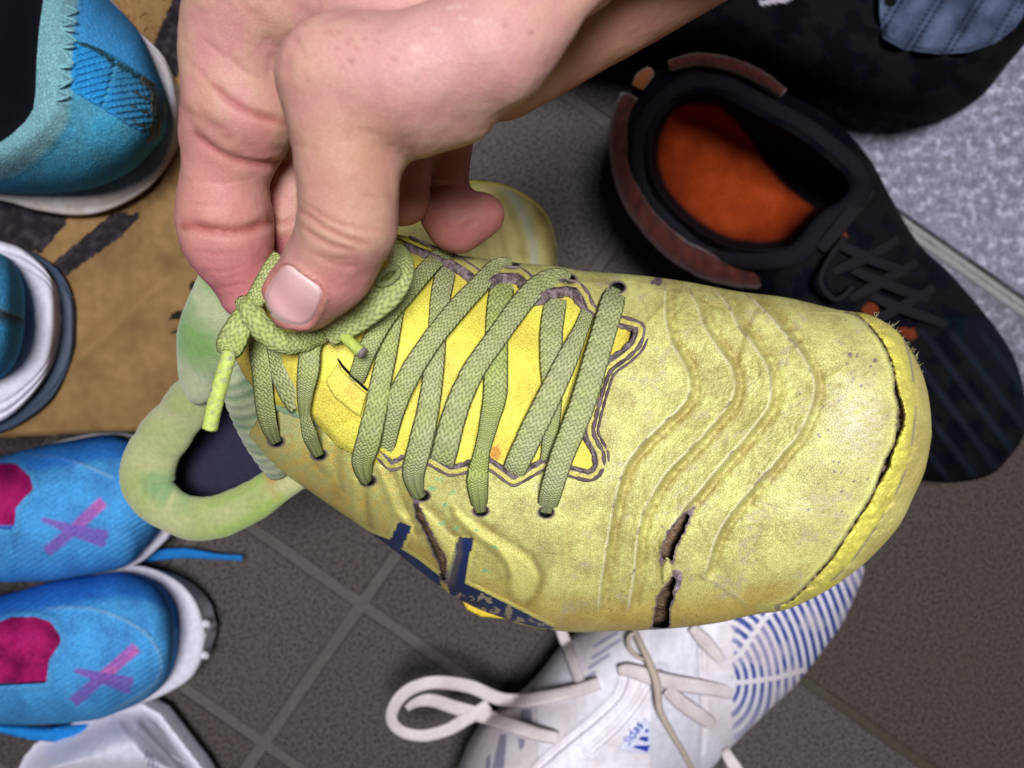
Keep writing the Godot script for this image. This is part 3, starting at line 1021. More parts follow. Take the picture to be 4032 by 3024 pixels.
	for row in 2:
		var run := 0.0
		var path := []
		for k in edge_rows.size():
			var a: Vector2 = edge_rows[maxi(k - 4, 0)]
			var b: Vector2 = edge_rows[mini(k + 4, edge_rows.size() - 1)]
			var t := (b - a).normalized()
			path.append(edge_rows[k] - Vector2(-t.y, t.x) * (26.0 if row == 0 else 45.0))
		for k in path.size() - 5:
			var m: Vector2 = path[k + 2]
			if row == 1 and (m.x < 2290.0 or m.y < 1340.0 or m.y > 1850.0):
				continue
			run += path[k].distance_to(path[k + 1])
			if k % 5 != 0 or m.x < 1400.0 and m.y < 1600.0:
				continue
			var r := 7.0 if m.x < 2280.0 else (10.0 if row == 0 else 6.5)
			var seg := PackedVector3Array()
			var rr := PackedFloat32Array()
			for s in 5:
				var q: Vector2 = path[mini(k + s, path.size() - 1)].lerp(path[mini(k + s + 1, path.size() - 1)], 0.25 * s)
				seg.append(W(q.x, q.y, dome(boot, q.x, q.y) - 0.0004 * sin(PI * s / 4.0)))
				rr.append(r * 0.21 / F * (0.72 + 0.28 * sin(PI * s / 4.0)))
			var st := tube(seg, rr, 6, even(lin(128, 112, 114).lerp(lin(92, 78, 80), rng.randf())))
			var ar := st.surface_get_arrays(0)
			var base := sv.size()
			sv.append_array(ar[Mesh.ARRAY_VERTEX])
			sc.append_array(ar[Mesh.ARRAY_COLOR])
			for i in ar[Mesh.ARRAY_INDEX]:
				si.append(i + base)
	stuff(put("stitching", mesh(sv, sc, PackedVector2Array(), si, false), M.thread, upper))

	# laces
	var grey := lin(208, 208, 166)
	var green := lin(200, 214, 132)
	var tint := func(k: float):
		return func(x, y): return grey.lerp(green, clampf(k + 0.5 * wob.get_noise_2d(x * 1.2 + 40.0 * k, y * 1.2) + 0.3 * fine.get_noise_2d(x, y), 0.0, 1.0))
	var T := func(x, y): return minf(tongue_d.call(x, y) - 0.0022, dome(boot, x, y))
	var runs := [
		[0.2, .0018, [2430, 1136, -.004, 60, 2420, 1160, .001, 90, 2404, 1215, .0036, 100, 2350, 1400, .0042, 104, 2290, 1600, .0045, 106, 2212, 1800, .0042, 98, 2165, 1950, .0026, 90, 2150, 2020, -.004, 70]],
		[0.3, .0018, [2190, 1175, -.002, 92, 2172, 1290, .0002, 94, 2170, 1420, .0004, 92, 2176, 1560, .0006, 80, 2168, 1700, .0008, 66, 2150, 1850, -.002, 60]],
		[0.15, .0018, [2330, 1190, -.002, 60, 2290, 1290, .0008, 62, 2240, 1400, .0022, 86, 2168, 1550, .0026, 100, 2095, 1700, .0022, 104, 2030, 1840, .0002, 98, 2010, 1880, -.004, 90]],
		[0.8, .0018, [1985, 1095, -.003, 100, 1965, 1200, .0002, 98, 1955, 1330, .0004, 94, 1952, 1450, .0006, 98, 1948, 1560, .0010, 98, 1922, 1680, .0014, 76, 1898, 1780, .0022, 66, 1880, 1880, .0030, 88, 1886, 1970, .0018, 72, 1893, 2018, -.004, 50]],
		[0.3, .0018, [2240, 1102, -.004, 50, 2205, 1090, .0012, 72, 2140, 1110, .003, 86, 2065, 1180, .0038, 90, 1952, 1334, .0038, 90, 1862, 1465, .0036, 94, 1794, 1620, .0022, 100, 1745, 1800, .0002, 106, 1732, 1850, -.004, 100]],
		[0.25, .0018, [1765, 1040, -.003, 84, 1738, 1150, .0002, 84, 1722, 1300, .0004, 78, 1708, 1450, .0008, 84, 1688, 1600, .0016, 90, 1655, 1750, .0026, 98, 1628, 1860, .0028, 92, 1640, 1930, .0012, 66, 1660, 1962, -.004, 50]],
		[0.35, .0018, [2016, 1036, -.004, 40, 1985, 1040, .001, 60, 1945, 1058, .003, 70, 1880, 1130, .0036, 80, 1805, 1210, .0038, 86, 1703, 1335, .0036, 86, 1613, 1475, .0030, 90, 1548, 1620, .0016, 92, 1512, 1770, -.001, 84, 1500, 1810, -.004, 80]],
		[0.6, .0018, [1590, 1130, .0, 64, 1558, 1220, .0004, 72, 1532, 1350, .0008, 80, 1504, 1480, .0014, 86, 1478, 1620, .0026, 94, 1450, 1740, .0032, 100, 1428, 1820, .0026, 90, 1438, 1880, .0006, 60, 1452, 1900, -.004, 46]],
		[0.45, .0018, [1796, 980, -.004, 50, 1765, 985, .001, 66, 1700, 1040, .003, 72, 1605, 1150, .0034, 74, 1520, 1250, .0036, 78, 1450, 1370, .0030, 80, 1412, 1470, .0012, 72, 1396, 1530, -.003, 66]],
		[0.3, .0016, [1062, 1330, .0002, 70, 1090, 1440, .0002, 74, 1130, 1530, .0002, 86, 1180, 1600, -.002, 96]],
		[0.55, .0018, [1010, 1340, .002, 66, 1020, 1400, .0028, 76, 1034, 1500, .0034, 80, 1044, 1600, .0034, 80, 1064, 1690, .0022, 66, 1088, 1745, -.004, 44]],
		[0.5, .0018, [1268, 1310, .001, 84, 1226, 1360, .0026, 86, 1214, 1460, .0034, 90, 1200, 1560, .0034, 66, 1202, 1640, .0034, 46, 1222, 1720, .0024, 62, 1256, 1796, -.004, 44]]]
	for r in runs:
		put("lace", band(r[2], 60, T, r[1] * 1.15, tint.call(r[0])), M.lace, root)

	# the bow: loop, ends, knot
	var G := func(x, y): return 0.1985
	var tail := put("lace_end", band([990, 1190, -.001, 66, 965, 1240, .0008, 92, 930, 1310, .0018, 118, 902, 1370, .0022, 116, 885, 1402, .0022, 70], 30, G, .003, tint.call(.9)), M.lace, root)
	put("lace_strand", band([1110, 1010, -.004, 80, 1072, 1060, -.001, 82, 1040, 1120, .0006, 84, 1000, 1190, .001, 80, 980, 1215, -.001, 60], 26, G, .003, tint.call(.6)), M.lace, root)
	var lp := bar([1290, 1325, .1975, 34, 1380, 1275, .1965, 42, 1460, 1215, .1955, 47, 1530, 1150, .195, 50, 1572, 1082, .196, 46, 1576, 1020, .199, 40, 1560, 975, .204, 30], 44)
	var bow := put("lace_loop", tube(lp[0], lp[1], 24, func(i, a): return [1.25 / sqrt(pow(cos(a), 2.0) + pow(sin(a) / 0.55, 2.0)), tint.call(.6).call(i * 40.0, a * 60.0)]), M.lace_round, root)
	var eye := PackedVector3Array()
	var eyer := PackedFloat32Array()
	for k in 36:
		var q := Vector2(1528, 1088) + Vector2(48.0 * cos(TAU * k / 36.0), 23.0 * sin(TAU * k / 36.0)).rotated(-0.6)
		eye.append(W(q.x, q.y, 0.1922))
		eyer.append(12.0 * 0.192 / F)
	put("loop_rim", tube(eye, eyer, 10, func(i, a): return [1.0 + 0.2 * fine.get_noise_2d(i * 30.0, a * 20.0), tint.call(.5).call(i * 40.0, a * 60.0)], true), M.lace_round, bow)
	put("loop_hollow_shade", patch(pts([1484, 1118, 1490, 1094, 1512, 1074, 1540, 1060, 1566, 1056, 1572, 1066, 1560, 1090, 1536, 1110, 1510, 1122]), 5.0, func(x, y): return 0.1921, 0.0, 0.0012, func(x, y): return [0.0, lin(120, 122, 66).lerp(lin(80, 80, 44), clampf(0.4 + fine.get_noise_2d(x, y), 0.0, 1.0))]), M.torn, bow)  # dark patch painted for the shaded hollow of the loop
	var kn := bar([960, 1188, .199, 34, 985, 1225, .1965, 44, 1020, 1275, .195, 48, 1062, 1320, .1955, 48, 1120, 1350, .197, 46, 1190, 1345, .199, 42, 1260, 1318, .2, 38, 1320, 1290, .2005, 34], 50)
	put("knot", tube(kn[0], kn[1], 18, func(i, a): return [1.0 + 0.06 * sin(i * 0.9 + a * 2.0), tint.call(.75).call(i * 30.0, a * 60.0)]), M.lace_round, root)
	var tip := func(c: Color): return func(i, a): return [1.0 + 0.05 * sin(a * 3.0), c.lerp(lin(150, 140, 150), clampf(2.2 * fine.get_noise_2d(i * 10.0, a * 26.0) - 0.25, 0.0, 1.0))]
	var t1 := bar([905, 1385, .195, 26, 896, 1420, .1945, 29, 870, 1510, .1945, 30, 845, 1605, .195, 31, 826, 1690, .196, 30], 40)
	put("aglet", tube(t1[0], t1[1], 14, tip.call(lin(196, 214, 104))), M.rubber, tail)
	var t2 := bar([1312, 1286, .199, 20, 1360, 1330, .1965, 22, 1405, 1372, .195, 23, 1434, 1396, .1945, 22], 24)
	put("aglet", tube(t2[0], t2[1], 14, func(i, a): return [1.0, lin(190, 206, 100) if i < 22 else lin(128, 118, 116)]), M.rubber, root)

	# padded collar, lining and heel
	var pale := lin(184, 186, 132)
	var moss := lin(150, 172, 92)
	var mint := lin(128, 164, 118)
	var co := bar([835, 1450, .264, 60, 800, 1500, .269, 76, 765, 1560, .275, 86, 722, 1620, .281, 94, 676, 1680, .286, 98, 634, 1735, .290, 100, 602, 1790, .293, 106, 584, 1840, .295, 112, 580, 1895, .296, 110, 600, 1945, .296, 100, 640, 1985, .295, 92, 694, 2020, .294, 86, 760, 2040, .293, 84, 838, 2036, .291, 84, 916, 2010, .289, 82, 1004, 1966, .287, 78, 1084, 1916, .286, 72, 1164, 1866, .287, 66, 1234, 1832, .289, 60], 110)
	var cfx := func(i, a):
		var p: Vector3 = co[0][i]
		var n: float = wob.get_noise_2d(p.x * 9000.0, p.z * 9000.0 + a * 40.0)
		var q := px(p)
		var c: Color = pale.lerp(moss, clampf(0.25 + n * 0.9, 0.0, 1.0))
		var out := cos(a)
		c = c.lerp(lin(152, 182, 82), 0.6 * ss(740.0, 900.0, q.x) * ss(0.45, 0.75, -out if q.y < 1800.0 else absf(out)) * (1.0 if q.y > 1900.0 else 0.0))
		c = c.lerp(mint, 0.9 * ss(0.1, 0.8, -out) * bell(q.x - 640.0, 110.0) * ss(1700.0, 1850.0, q.y) * clampf(0.8 + 2.0 * n, 0.0, 1.0))
		c = c.lerp(lin(190, 110, 60), 0.7 * bell(q.x - 1105.0, 26.0) * clampf(0.5 + 3.0 * n, 0.0, 1.0))
		return [1.04 / sqrt(pow(cos(a), 2.0) + pow(sin(a) / 0.62, 2.0)) * (1.0 + 0.03 * sin(i * 0.55) * ss(40.0, 10.0, i) + 0.10 * n) * (1.0 - 0.10 * bell(sin(a) - 0.55, 0.12) * ss(0.0, 0.2, -cos(a))), c]
	put("collar", tube(co[0], co[1], 26, cfx), M.fuzz, root)
	var pd := bar([768, 1580, .266, 24, 776, 1535, .262, 70, 790, 1450, .256, 100, 812, 1370, .250, 124, 838, 1290, .244, 132, 868, 1210, .238, 130, 900, 1130, .234, 122, 960, 1040, .232, 110], 50)
	var pfx := func(i, a):
		var n: float = wob.get_noise_2d(i * 9.0, a * 40.0)
		var c: Color = lin(190, 196, 156).lerp(lin(126, 168, 92), clampf(0.15 + 0.8 * n + 0.9 * bell(i - 24.0, 9.0) * ss(0.3, 0.9, absf(sin(a * 0.5 + 0.4))), 0.0, 1.0))
		return [(1.0 + 0.05 * n) / sqrt(pow(cos(a), 2.0) + pow(sin(a) / 0.6, 2.0)), c]
	put("collar_pad", tube(pd[0], pd[1], 26, pfx), M.fuzz, root)
	var li := bar([905, 1430, .240, 60, 940, 1500, .243, 74, 975, 1570, .248, 84, 1010, 1650, .255, 84, 1040, 1730, .264, 74, 1068, 1800, .272, 58, 1090, 1850, .280, 44], 70)
	put("quilted_lining", tube(li[0], li[1], 24, func(i, a): return [1.0 + 0.035 * sin(i * 1.1), lin(176, 182, 148).lerp(lin(112, 138, 100), clampf(0.5 + 0.9 * wob.get_noise_2d(i * 14.0, a * 30.0) - 0.3 * sin(i * 1.1), 0.0, 1.0))]), M.fuzz, root)
	var rp := bar([1085, 1585, .2265, 30, 1140, 1592, .2262, 40, 1210, 1612, .2265, 44, 1275, 1645, .2268, 40, 1322, 1690, .227, 30, 1340, 1712, .227, 20], 30)
	for k in rp[0].size():
		var q := px(rp[0][k])
		rp[0][k] = W(q.x, q.y, dome(boot, q.x, q.y) + 0.002)
	put("eyestay_padding", tube(rp[0], rp[1], 16, func(i, a): return [1.0 + 0.06 * fine.get_noise_2d(i * 20.0, a * 20.0), lin(160, 196, 136).lerp(lin(112, 142, 98), clampf(0.5 + fine.get_noise_2d(i * 20.0, a * 30.0), 0.0, 1.0))]), M.fuzz, root)
	var heel := stations([[1450, 1250, .300, 1330, 1960, .300, .006, 3.0, .05], [1200, 1350, .304, 1180, 1880, .304, .006, 3.0, .05], [1000, 1420, .307, 1000, 1985, .307, .006, 3.0, .05], [850, 1470, .309, 850, 2050, .309, .005, 3.0, .05], [700, 1580, .311, 720, 2060, .311, .005, 3.0, .05], [580, 1740, .312, 610, 2000, .312, .004, 3.0, .05], [520, 1830, .312, 530, 1950, .312, .003, 3.0, .045], [505, 1885, .312, 507, 1895, .312, .001, 3.0, .04]], 60)
	put("heel_counter", loft(heel, 40, 24, func(x, y, u, v, top): return [0.012 * hump(v, 3.0) if top else 0.0, lin(46, 46, 64) if top else lin(196, 186, 84)]), M.fuzz, root)
	# loose fibres at the toe
	var fv := PackedVector3Array()
	var fc := PackedColorArray()
	var fi := PackedInt32Array()
	var rim := line([3440, 1238, 3510, 1286, 3569, 1349, 3600, 1400, 3640, 1480], 60)
	for k in 46:
		var q := rim[int(60.0 * pow(rng.randf(), 1.3))] + Vector2(rng.randf_range(-8, 2), rng.randf_range(-4, 6))
		var dir := Vector2(rng.randfn(0.75, 0.5), rng.randfn(-0.7, 0.5)) * rng.randf_range(6, 18)
		var a := W(q.x, q.y, .2595)
		var b := W(q.x + dir.x * 0.5, q.y + dir.y * 0.5, .258 + rng.randf_range(-.003, .003))
		var e := W(q.x + dir.x, q.y + dir.y + rng.randf_range(-8, 8), .258 + rng.randf_range(-.004, .004))
		var ar := tube(PackedVector3Array([a, b, e]), PackedFloat32Array([.00010, .00007, .00003]), 4, even(lin(216, 208, 166))).surface_get_arrays(0)
		var base := fv.size()
		fv.append_array(ar[Mesh.ARRAY_VERTEX])
		fc.append_array(ar[Mesh.ARRAY_COLOR])
		for i in ar[Mesh.ARRAY_INDEX]:
			fi.append(i + base)
	stuff(put("frayed_fibres", mesh(fv, fc, PackedVector2Array(), fi, false), M.thread, upper))

# ---------------------------------------------------------------- the hand
# bones: [ax, ay, ad, ar, bx, by, bd, br, blend] in photo pixels and metres of depth; joined with a smooth minimum and meshed with surface nets

var bones := []

func bone(x0: float, y0: float, d0: float, r0: float, x1: float, y1: float, d1: float, r1: float, k: float) -> void:
	bones.append([W(x0, y0, d0), W(x1, y1, d1), r0 * d0 / F - 0.2 * k, r1 * d1 / F - 0.2 * k, k])

func bone_dist(b: Array, p: Vector3) -> float:
	var a: Vector3 = b[0]
	var e: Vector3 = b[1] - a
	var t := clampf((p - a).dot(e) / maxf(e.length_squared(), 1e-9), 0.0, 1.0)
	return p.distance_to(a + e * t) - lerpf(b[2], b[3], t)

func flesh(p: Vector3, use: Array) -> float:
	var d := 1.0
	for i in use:
		var b: Array = bones[i]
		var a: Vector3 = b[0]
		var e: Vector3 = b[1] - a
		var t := clampf((p - a).dot(e) / maxf(e.length_squared(), 1e-9), 0.0, 1.0)
		var q: float = p.distance_to(a + e * t) - lerpf(b[2], b[3], t)
		var k: float = b[4]
		var h := maxf(k - absf(d - q), 0.0) / k
		d = minf(d, q) - h * h * k * 0.25
	return d

func surface_nets(cell: float) -> Array:               # [vertices, indices]
	var lo := Vector3.ONE * 9.0
	var hi := -lo
	for b in bones:
		for k in 2:
			lo = lo.min(b[k] - Vector3.ONE * (b[2 + k] + 0.006))
			hi = hi.max(b[k] + Vector3.ONE * (b[2 + k] + 0.006))
	var B := 6
	var nb := Vector3i(((hi - lo) / (cell * B)).ceil()) + Vector3i.ONE
	var nx := nb.x * B + 1
	var ny := nb.y * B + 1
	var nz := nb.z * B + 1
	var val := PackedFloat32Array()
	val.resize(nx * ny * nz)
	val.fill(9.0)
	var all := range(bones.size())
	var half := cell * B * 0.5 * sqrt(3.0)
	var active := []
	for bz in nb.z:
		for by in nb.y:
			for bx in nb.x:
				var c := lo + (Vector3(bx, by, bz) + Vector3.ONE * 0.5) * cell * B
				if absf(flesh(c, all)) > half + 0.003:
					continue
				var use := []
				var dist := []
				var m := 9.0
				for i in all:
					var q := bone_dist(bones[i], c)
					dist.append(q)
					m = minf(m, q)
				for i in all:
					if dist[i] < maxf(m, 0.0) + 2.0 * half + bones[i][4]:
						use.append(i)
				active.append(Vector3i(bx, by, bz) * B)
				for z in B + 1:
					for y in B + 1:
						for x in B + 1:
							var g := ((bz * B + z) * ny + by * B + y) * nx + bx * B + x
							if val[g] > 8.0:
								val[g] = flesh(lo + Vector3(bx * B + x, by * B + y, bz * B + z) * cell, use)
	var v := PackedVector3Array()
	var id := {}
	var sy := nx
	var sz := nx * ny
	var off := [0, 1, sy, sy + 1, sz, sz + 1, sz + sy, sz + sy + 1]
	var cor := [Vector3(0, 0, 0), Vector3(1, 0, 0), Vector3(0, 1, 0), Vector3(1, 1, 0), Vector3(0, 0, 1), Vector3(1, 0, 1), Vector3(0, 1, 1), Vector3(1, 1, 1)]
	var edges := [0, 1, 0, 2, 0, 4, 1, 3, 1, 5, 2, 3, 2, 6, 3, 7, 4, 5, 4, 6, 5, 7, 6, 7]
	for a in active:
		for z in B:
			for y in B:
				for x in B:
					var g: int = (a.z + z) * sz + (a.y + y) * sy + a.x + x
					var s0 := val[g] < 0.0
					var mixed := false
					for k in range(1, 8):
						if (val[g + off[k]] < 0.0) != s0:
							mixed = true
							break
					if not mixed:
						continue
					var sum := Vector3.ZERO
					var n := 0
					for k in range(0, 24, 2):
						var p: float = val[g + off[edges[k]]]
						var q: float = val[g + off[edges[k + 1]]]
						if (p < 0.0) != (q < 0.0):
							sum += (cor[edges[k]] as Vector3).lerp(cor[edges[k + 1]], p / (p - q))
							n += 1
					id[g] = v.size()
					v.append(lo + (Vector3(a.x + x, a.y + y, a.z + z) + sum / n) * cell)
	var ix := PackedInt32Array()
	for g in id:
		var p := val[g] < 0.0
		for ax in 3:
			var o: int = [1, sy, sz][ax]
			if (val[g + o] < 0.0) == p:
				continue
			var u: int = [sy, sz, 1][ax]
			var w: int = [sz, 1, sy][ax]
			if id.has(g - u) and id.has(g - w) and id.has(g - u - w):
				var i0: int = id[g]
				var i1: int = id[g - u]
				var i2: int = id[g - u - w]
				var i3: int = id[g - w]
				if p:
					ix.append_array([i0, i2, i1, i0, i3, i2])
				else:
					ix.append_array([i0, i1, i2, i0, i2, i3])
	return [v, ix]

func hand_depth(x: float, y: float) -> float:
	var all := range(bones.size())
	var d := 0.10
	for i in 60:
		var s := flesh(W(x, y, d), all)
		if s < 0.00004:
			break
		d += s * 0.92
	return d

func make_hand() -> void:
	# thumb
	bone(2410, -150, .158, 165, 1930, 185, .158, 225, .02)
	bone(1930, 185, .158, 225, 1560, 330, .160, 232, .02)
	bone(1560, 330, .160, 232, 1320, 300, .162, 240, .012)
	bone(1330, 330, .163, 232, 1350, 500, .165, 214, .008)
	bone(1350, 500, .165, 212, 1372, 690, .167, 196, .003)
	bone(1665, 478, .166, 150, 1810, 420, .166, 165, .006)
	bone(1372, 690, .167, 196, 1374, 880, .170, 190, .004)
	bone(1374, 880, .170, 188, 1295, 1050, .1765, 174, .005)
	bone(1295, 1050, .1765, 174, 1196, 1160, .1825, 166, .005)
	bone(1560, 612, .172, 24, 1530, 560, .170, 50, .010)
	# palm, heel of the hand, wrist and forearm
	bone(1560, -20, .180, 300, 2150, -130, .180, 260, .02)
	bone(1960, 225, .216, 252, 2700, -295, .216, 335, .003)
	bone(2300, -290, .172, 260, 3000, -760, .170, 330, .02)
	bone(3000, -700, .170, 400, 4600, -1900, .150, 520, .03)
	# back of the hand and index finger
	bone(1500, -80, .178, 280, 1010, 0, .186, 260, .010)
	bone(1010, 0, .186, 268, 945, 230, .192, 228, .010)
	bone(945, 230, .192, 226, 935, 395, .1945, 216, .006)
	bone(928, 500, .1965, 190, 948, 440, .194, 208, .006)
	bone(1010, 470, .1965, 168, 1000, 545, .198, 130, .006)
	bone(895, 560, .2005, 186, 884, 800, .205, 178, .005)
	bone(886, 870, .2075, 178, 896, 940, .2085, 170, .006)
	bone(896, 940, .2085, 172, 968, 1150, .2150, 122, .006)
	# middle finger, mostly behind the thumb
	bone(1200, 250, .215, 210, 1140, 560, .222, 170, .003)
	bone(1140, 560, .222, 160, 1150, 860, .226, 140, .002)
	bone(1150, 900, .227, 138, 1230, 1040, .229, 110, .002)
	# ring finger
	bone(1500, 300, .215, 200, 1590, 560, .224, 128, .008)
	bone(1590, 560, .224, 122, 1590, 790, .230, 104, .0015)
	# little finger
	bone(1750, 250, .215, 190, 1770, 520, .232, 112, .008)
	bone(1772, 520, .232, 100, 1745, 740, .240, 98, .0015)
	bone(1738, 800, .242, 108, 1800, 890, .243, 110, .002)
	bone(1790, 860, .243, 112, 1900, 846, .242, 98, .005)
	var net := surface_nets(0.0009)
	var v: PackedVector3Array = net[0]
	# creases: [line, width, depth, nearest and farthest depth below the camera, redness]
	var cs := [
		[line([845, 335, 890, 385, 950, 425, 1010, 452, 1070, 470, 1118, 482], 30), 18.0, .0008, .172, .21, .6], [line([770, 520, 800, 560, 850, 595, 930, 632, 1000, 648, 1060, 652, 1110, 648, 1150, 638], 30), 18.0, .0010, .172, .215, .55],
		[line([728, 890, 760, 893, 820, 905, 900, 912, 980, 902, 1040, 880, 1060, 868], 30), 22.0, .0012, .172, .22, .75], [line([760, 430, 830, 490, 900, 530], 20), 26.0, .0005, .172, .21, .2],
		[line([1184, 826, 1225, 860, 1280, 900, 1340, 930, 1400, 950, 1450, 958], 30), 12.0, .0006, .1, .18, .35], [line([1190, 890, 1230, 925, 1280, 955, 1330, 975, 1395, 985], 30), 11.0, .0005, .1, .18, .3],
		[line([1260, 1000, 1320, 1020, 1400, 1025], 20), 14.0, .0003, .1, .185, .15],
		[line([985, 20, 1010, 80, 1045, 150, 1072, 205], 24), 36.0, .0006, .160, .2, .05], [line([1072, 205, 1066, 270, 1070, 330], 16), 20.0, .0003, .165, .2, .05],
		[line([1590, 560, 1592, 600, 1600, 632], 12), 12.0, .0006, .1, .19, .1], [line([1640, 560, 1625, 600, 1620, 640], 12), 12.0, .0005, .1, .19, .05],
		[line([1690, 735, 1740, 732, 1815, 735], 16), 11.0, .0010, .2, .26, .3], [line([1062, 870, 1110, 880, 1165, 862], 16), 10.0, .0010, .2, .25, .3],
		[line([1150, 560, 1200, 575, 1260, 578], 12), 7.0, .0002, .1, .18, .2], [line([1420, 760, 1480, 775, 1540, 770], 12), 7.0, .0002, .1, .18, .2], [line([1200, 800, 1260, 845, 1330, 880, 1420, 905, 1500, 905], 20), 8.0, .0004, .1, .18, .25],
		[line([1230, 990, 1290, 1030, 1360, 1050, 1430, 1045], 16), 8.0, .0003, .1, .185, .2], [line([1400, 500, 1450, 520, 1500, 525], 12), 9.0, .0002, .1, .18, .12],
		[line([740, 700, 800, 712, 880, 716, 960, 705], 14), 7.0, .0002, .172, .22, .18], [line([730, 790, 800, 806, 880, 808], 14), 7.0, .0002, .172, .22, .15], [line([760, 985, 840, 1000, 920, 990], 14), 7.0, .0002, .172, .22, .2], [line([800, 1060, 870, 1070, 950, 1052], 14), 7.0, .0002, .172, .22, .18], [line([850, 1130, 900, 1130, 970, 1110], 14), 6.0, .0002, .172, .23, .2],
		[line([800, 150, 850, 200, 900, 230], 12), 10.0, .0003, .165, .21, .12], [line([905, 210, 940, 260, 1000, 300, 1050, 312], 14), 10.0, .0003, .165, .21, .15], [line([760, 250, 800, 300, 830, 330], 12), 10.0, .0003, .165, .21, .12], [line([1130, 130, 1180, 180, 1210, 240], 12), 12.0, .0003, .1, .18, .08], [line([1280, 90, 1330, 60, 1400, 40], 12), 10.0, .0002, .1, .18, .1],
		[line([1820, 900, 1870, 870, 1900, 880], 12), 12.0, .0004, .2, .26, .1]]
	var cb := []
	for c in cs:
		cb.append(box_of(c[0], c[1] * 2.6))
	rng.seed = 77
	var pores := []
	for k in 60:
		pores.append([Vector2(rng.randfn(1370.0, 150.0), rng.randfn(200.0, 90.0)), rng.randf_range(3.0, 7.0)])
	for k in 14:
		pores.append([Vector2(rng.randfn(900.0, 60.0), rng.randfn(700.0, 200.0)), rng.randf_range(3.0, 6.0)])
	var sheen := [line([1785, 62, 1840, 76], 4), line([1862, 80, 1892, 88], 4), line([1620, 190, 1680, 200], 4), line([1760, 30, 1850, 20], 4), line([1690, 110, 1745, 122], 4)]
	var nail := pts([1125, 1040, 1152, 1049, 1190, 1076, 1225, 1100, 1261, 1128, 1272, 1153, 1268, 1180, 1258, 1210, 1246, 1238, 1230, 1262, 1212, 1276, 1188, 1283, 1158, 1281, 1129, 1275, 1098, 1262, 1072, 1246, 1056, 1230, 1046, 1210, 1038, 1182, 1046, 1150, 1062, 1117, 1084, 1081, 1104, 1054])
	var nailbox := box_of(nail, 46.0)
	var col := PackedColorArray()
	var nrm := PackedVector3Array()
	nrm.resize(v.size())
	var ix: PackedInt32Array = net[1]
	for i in range(0, ix.size(), 3):
		var g := (v[ix[i + 1]] - v[ix[i]]).cross(v[ix[i + 2]] - v[ix[i]])
		for k in 3:
			nrm[ix[i + k]] -= g
	var base := lin(200, 157, 136)
	var red := lin(173, 90, 83)
	var rose := lin(202, 144, 138)
	var sum := 0.0
	for i in v.size():
		sum += nrm[i].y * (1.0 if v[i].y > H - 0.17 else 0.0)
	var flip := -1.0 if sum < 0.0 else 1.0
	for i in v.size():
		var p := px(v[i])
		var d := H - v[i].y
		var n := nrm[i].normalized() * flip
		var mot: float = wob.get_noise_3d(v[i].x * 14000.0, v[i].y * 14000.0, v[i].z * 14000.0)
		var fl: float = fine.get_noise_3d(v[i].x * 9000.0, v[i].y * 9000.0, v[i].z * 9000.0)
		var c := base.lerp(rose, clampf(0.4 + 1.2 * mot + 0.5 * fl, 0.0, 1.0))
		c = c.lerp(lin(195, 139, 121), clampf(0.8 * wob.get_noise_3d(v[i].z * 9000.0, v[i].x * 9000.0, v[i].y * 9000.0), 0.0, 0.6))
		var ind: float = ss(1110.0, 1050.0, p.x) * ss(250.0, 420.0, p.y) * ss(.18, .19, d)
		c = c.lerp(lin(197, 129, 124), ind * 0.6)
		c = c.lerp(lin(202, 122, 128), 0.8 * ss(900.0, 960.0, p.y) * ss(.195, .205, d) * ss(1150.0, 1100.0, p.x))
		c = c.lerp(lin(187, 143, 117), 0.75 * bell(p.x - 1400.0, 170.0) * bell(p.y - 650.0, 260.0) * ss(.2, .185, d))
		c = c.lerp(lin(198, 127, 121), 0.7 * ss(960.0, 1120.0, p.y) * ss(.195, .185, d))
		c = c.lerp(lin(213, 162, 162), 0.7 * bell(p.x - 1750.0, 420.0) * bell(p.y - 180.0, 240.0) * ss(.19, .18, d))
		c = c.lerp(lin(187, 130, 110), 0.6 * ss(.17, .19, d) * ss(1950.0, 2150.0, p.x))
		c = c.lerp(lin(155, 80, 80), 0.7 * ss(.212, .222, d))  # shade on the fingers behind the thumb, painted in by depth
		for q in [Vector2(1988, 98), Vector2(2088, 128), Vector2(1385, 238)]:
			c = c.lerp(lin(162, 101, 92), 0.6 * ss(16.0, 6.0, p.distance_to(q)) * ss(.19, .18, d))
		if d < .172 and p.y < 420.0 or d > .172 and p.x < 1060.0:
			for q in pores:
				var z: float = p.distance_to(q[0])
				if z < 9.0:
					c = c.lerp(lin(169, 110, 99), 0.4 * ss(q[1] + 2.0, q[1] - 1.0, z))
			if p.x > 1600.0:
				for q in sheen:
					var z: float = near(p, q, false)[0]
					if z < 9.0:
						c = c.lerp(lin(228, 197, 190), 0.5 * ss(7.0, 2.0, z))
		var dd := 0.00008 * fl + 0.0004 * mot
		if d < .19 and nailbox.has_point(p):
			var e: float = near(p, nail)[0]
			dd += -0.0007 * bell(e - 9.0, 9.0) + 0.0006 * ss(2.0, -12.0, e)
			c = c.lerp(lin(180, 101, 95), 0.35 * bell(e - 3.0, 5.0))
		if n.y > -0.35:
			for k in cs.size():
				if cb[k].has_point(p):
					var s: Array = cs[k]
					if d > s[3] and d < s[4]:
						var q: float = near(p, s[0], false)[0]
						var along := 1.0
						var b := bell(q, s[1]) * along
						dd += s[2] * b * ss(0.0, 60.0, minf(p.distance_to(s[0][0]), p.distance_to(s[0][-1])) + 12.0)
						c = c.lerp(red.lerp(lin(127, 44, 39), 0.5), clampf(s[5] * bell(q, s[1] * 0.9), 0.0, 0.8))
		v[i] -= n * dd
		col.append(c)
	var root := thing("person", "bare hand of a person pinching the boot's tongue between thumb and index finger", "person", Vector3(-0.03, 0.3, -0.06))
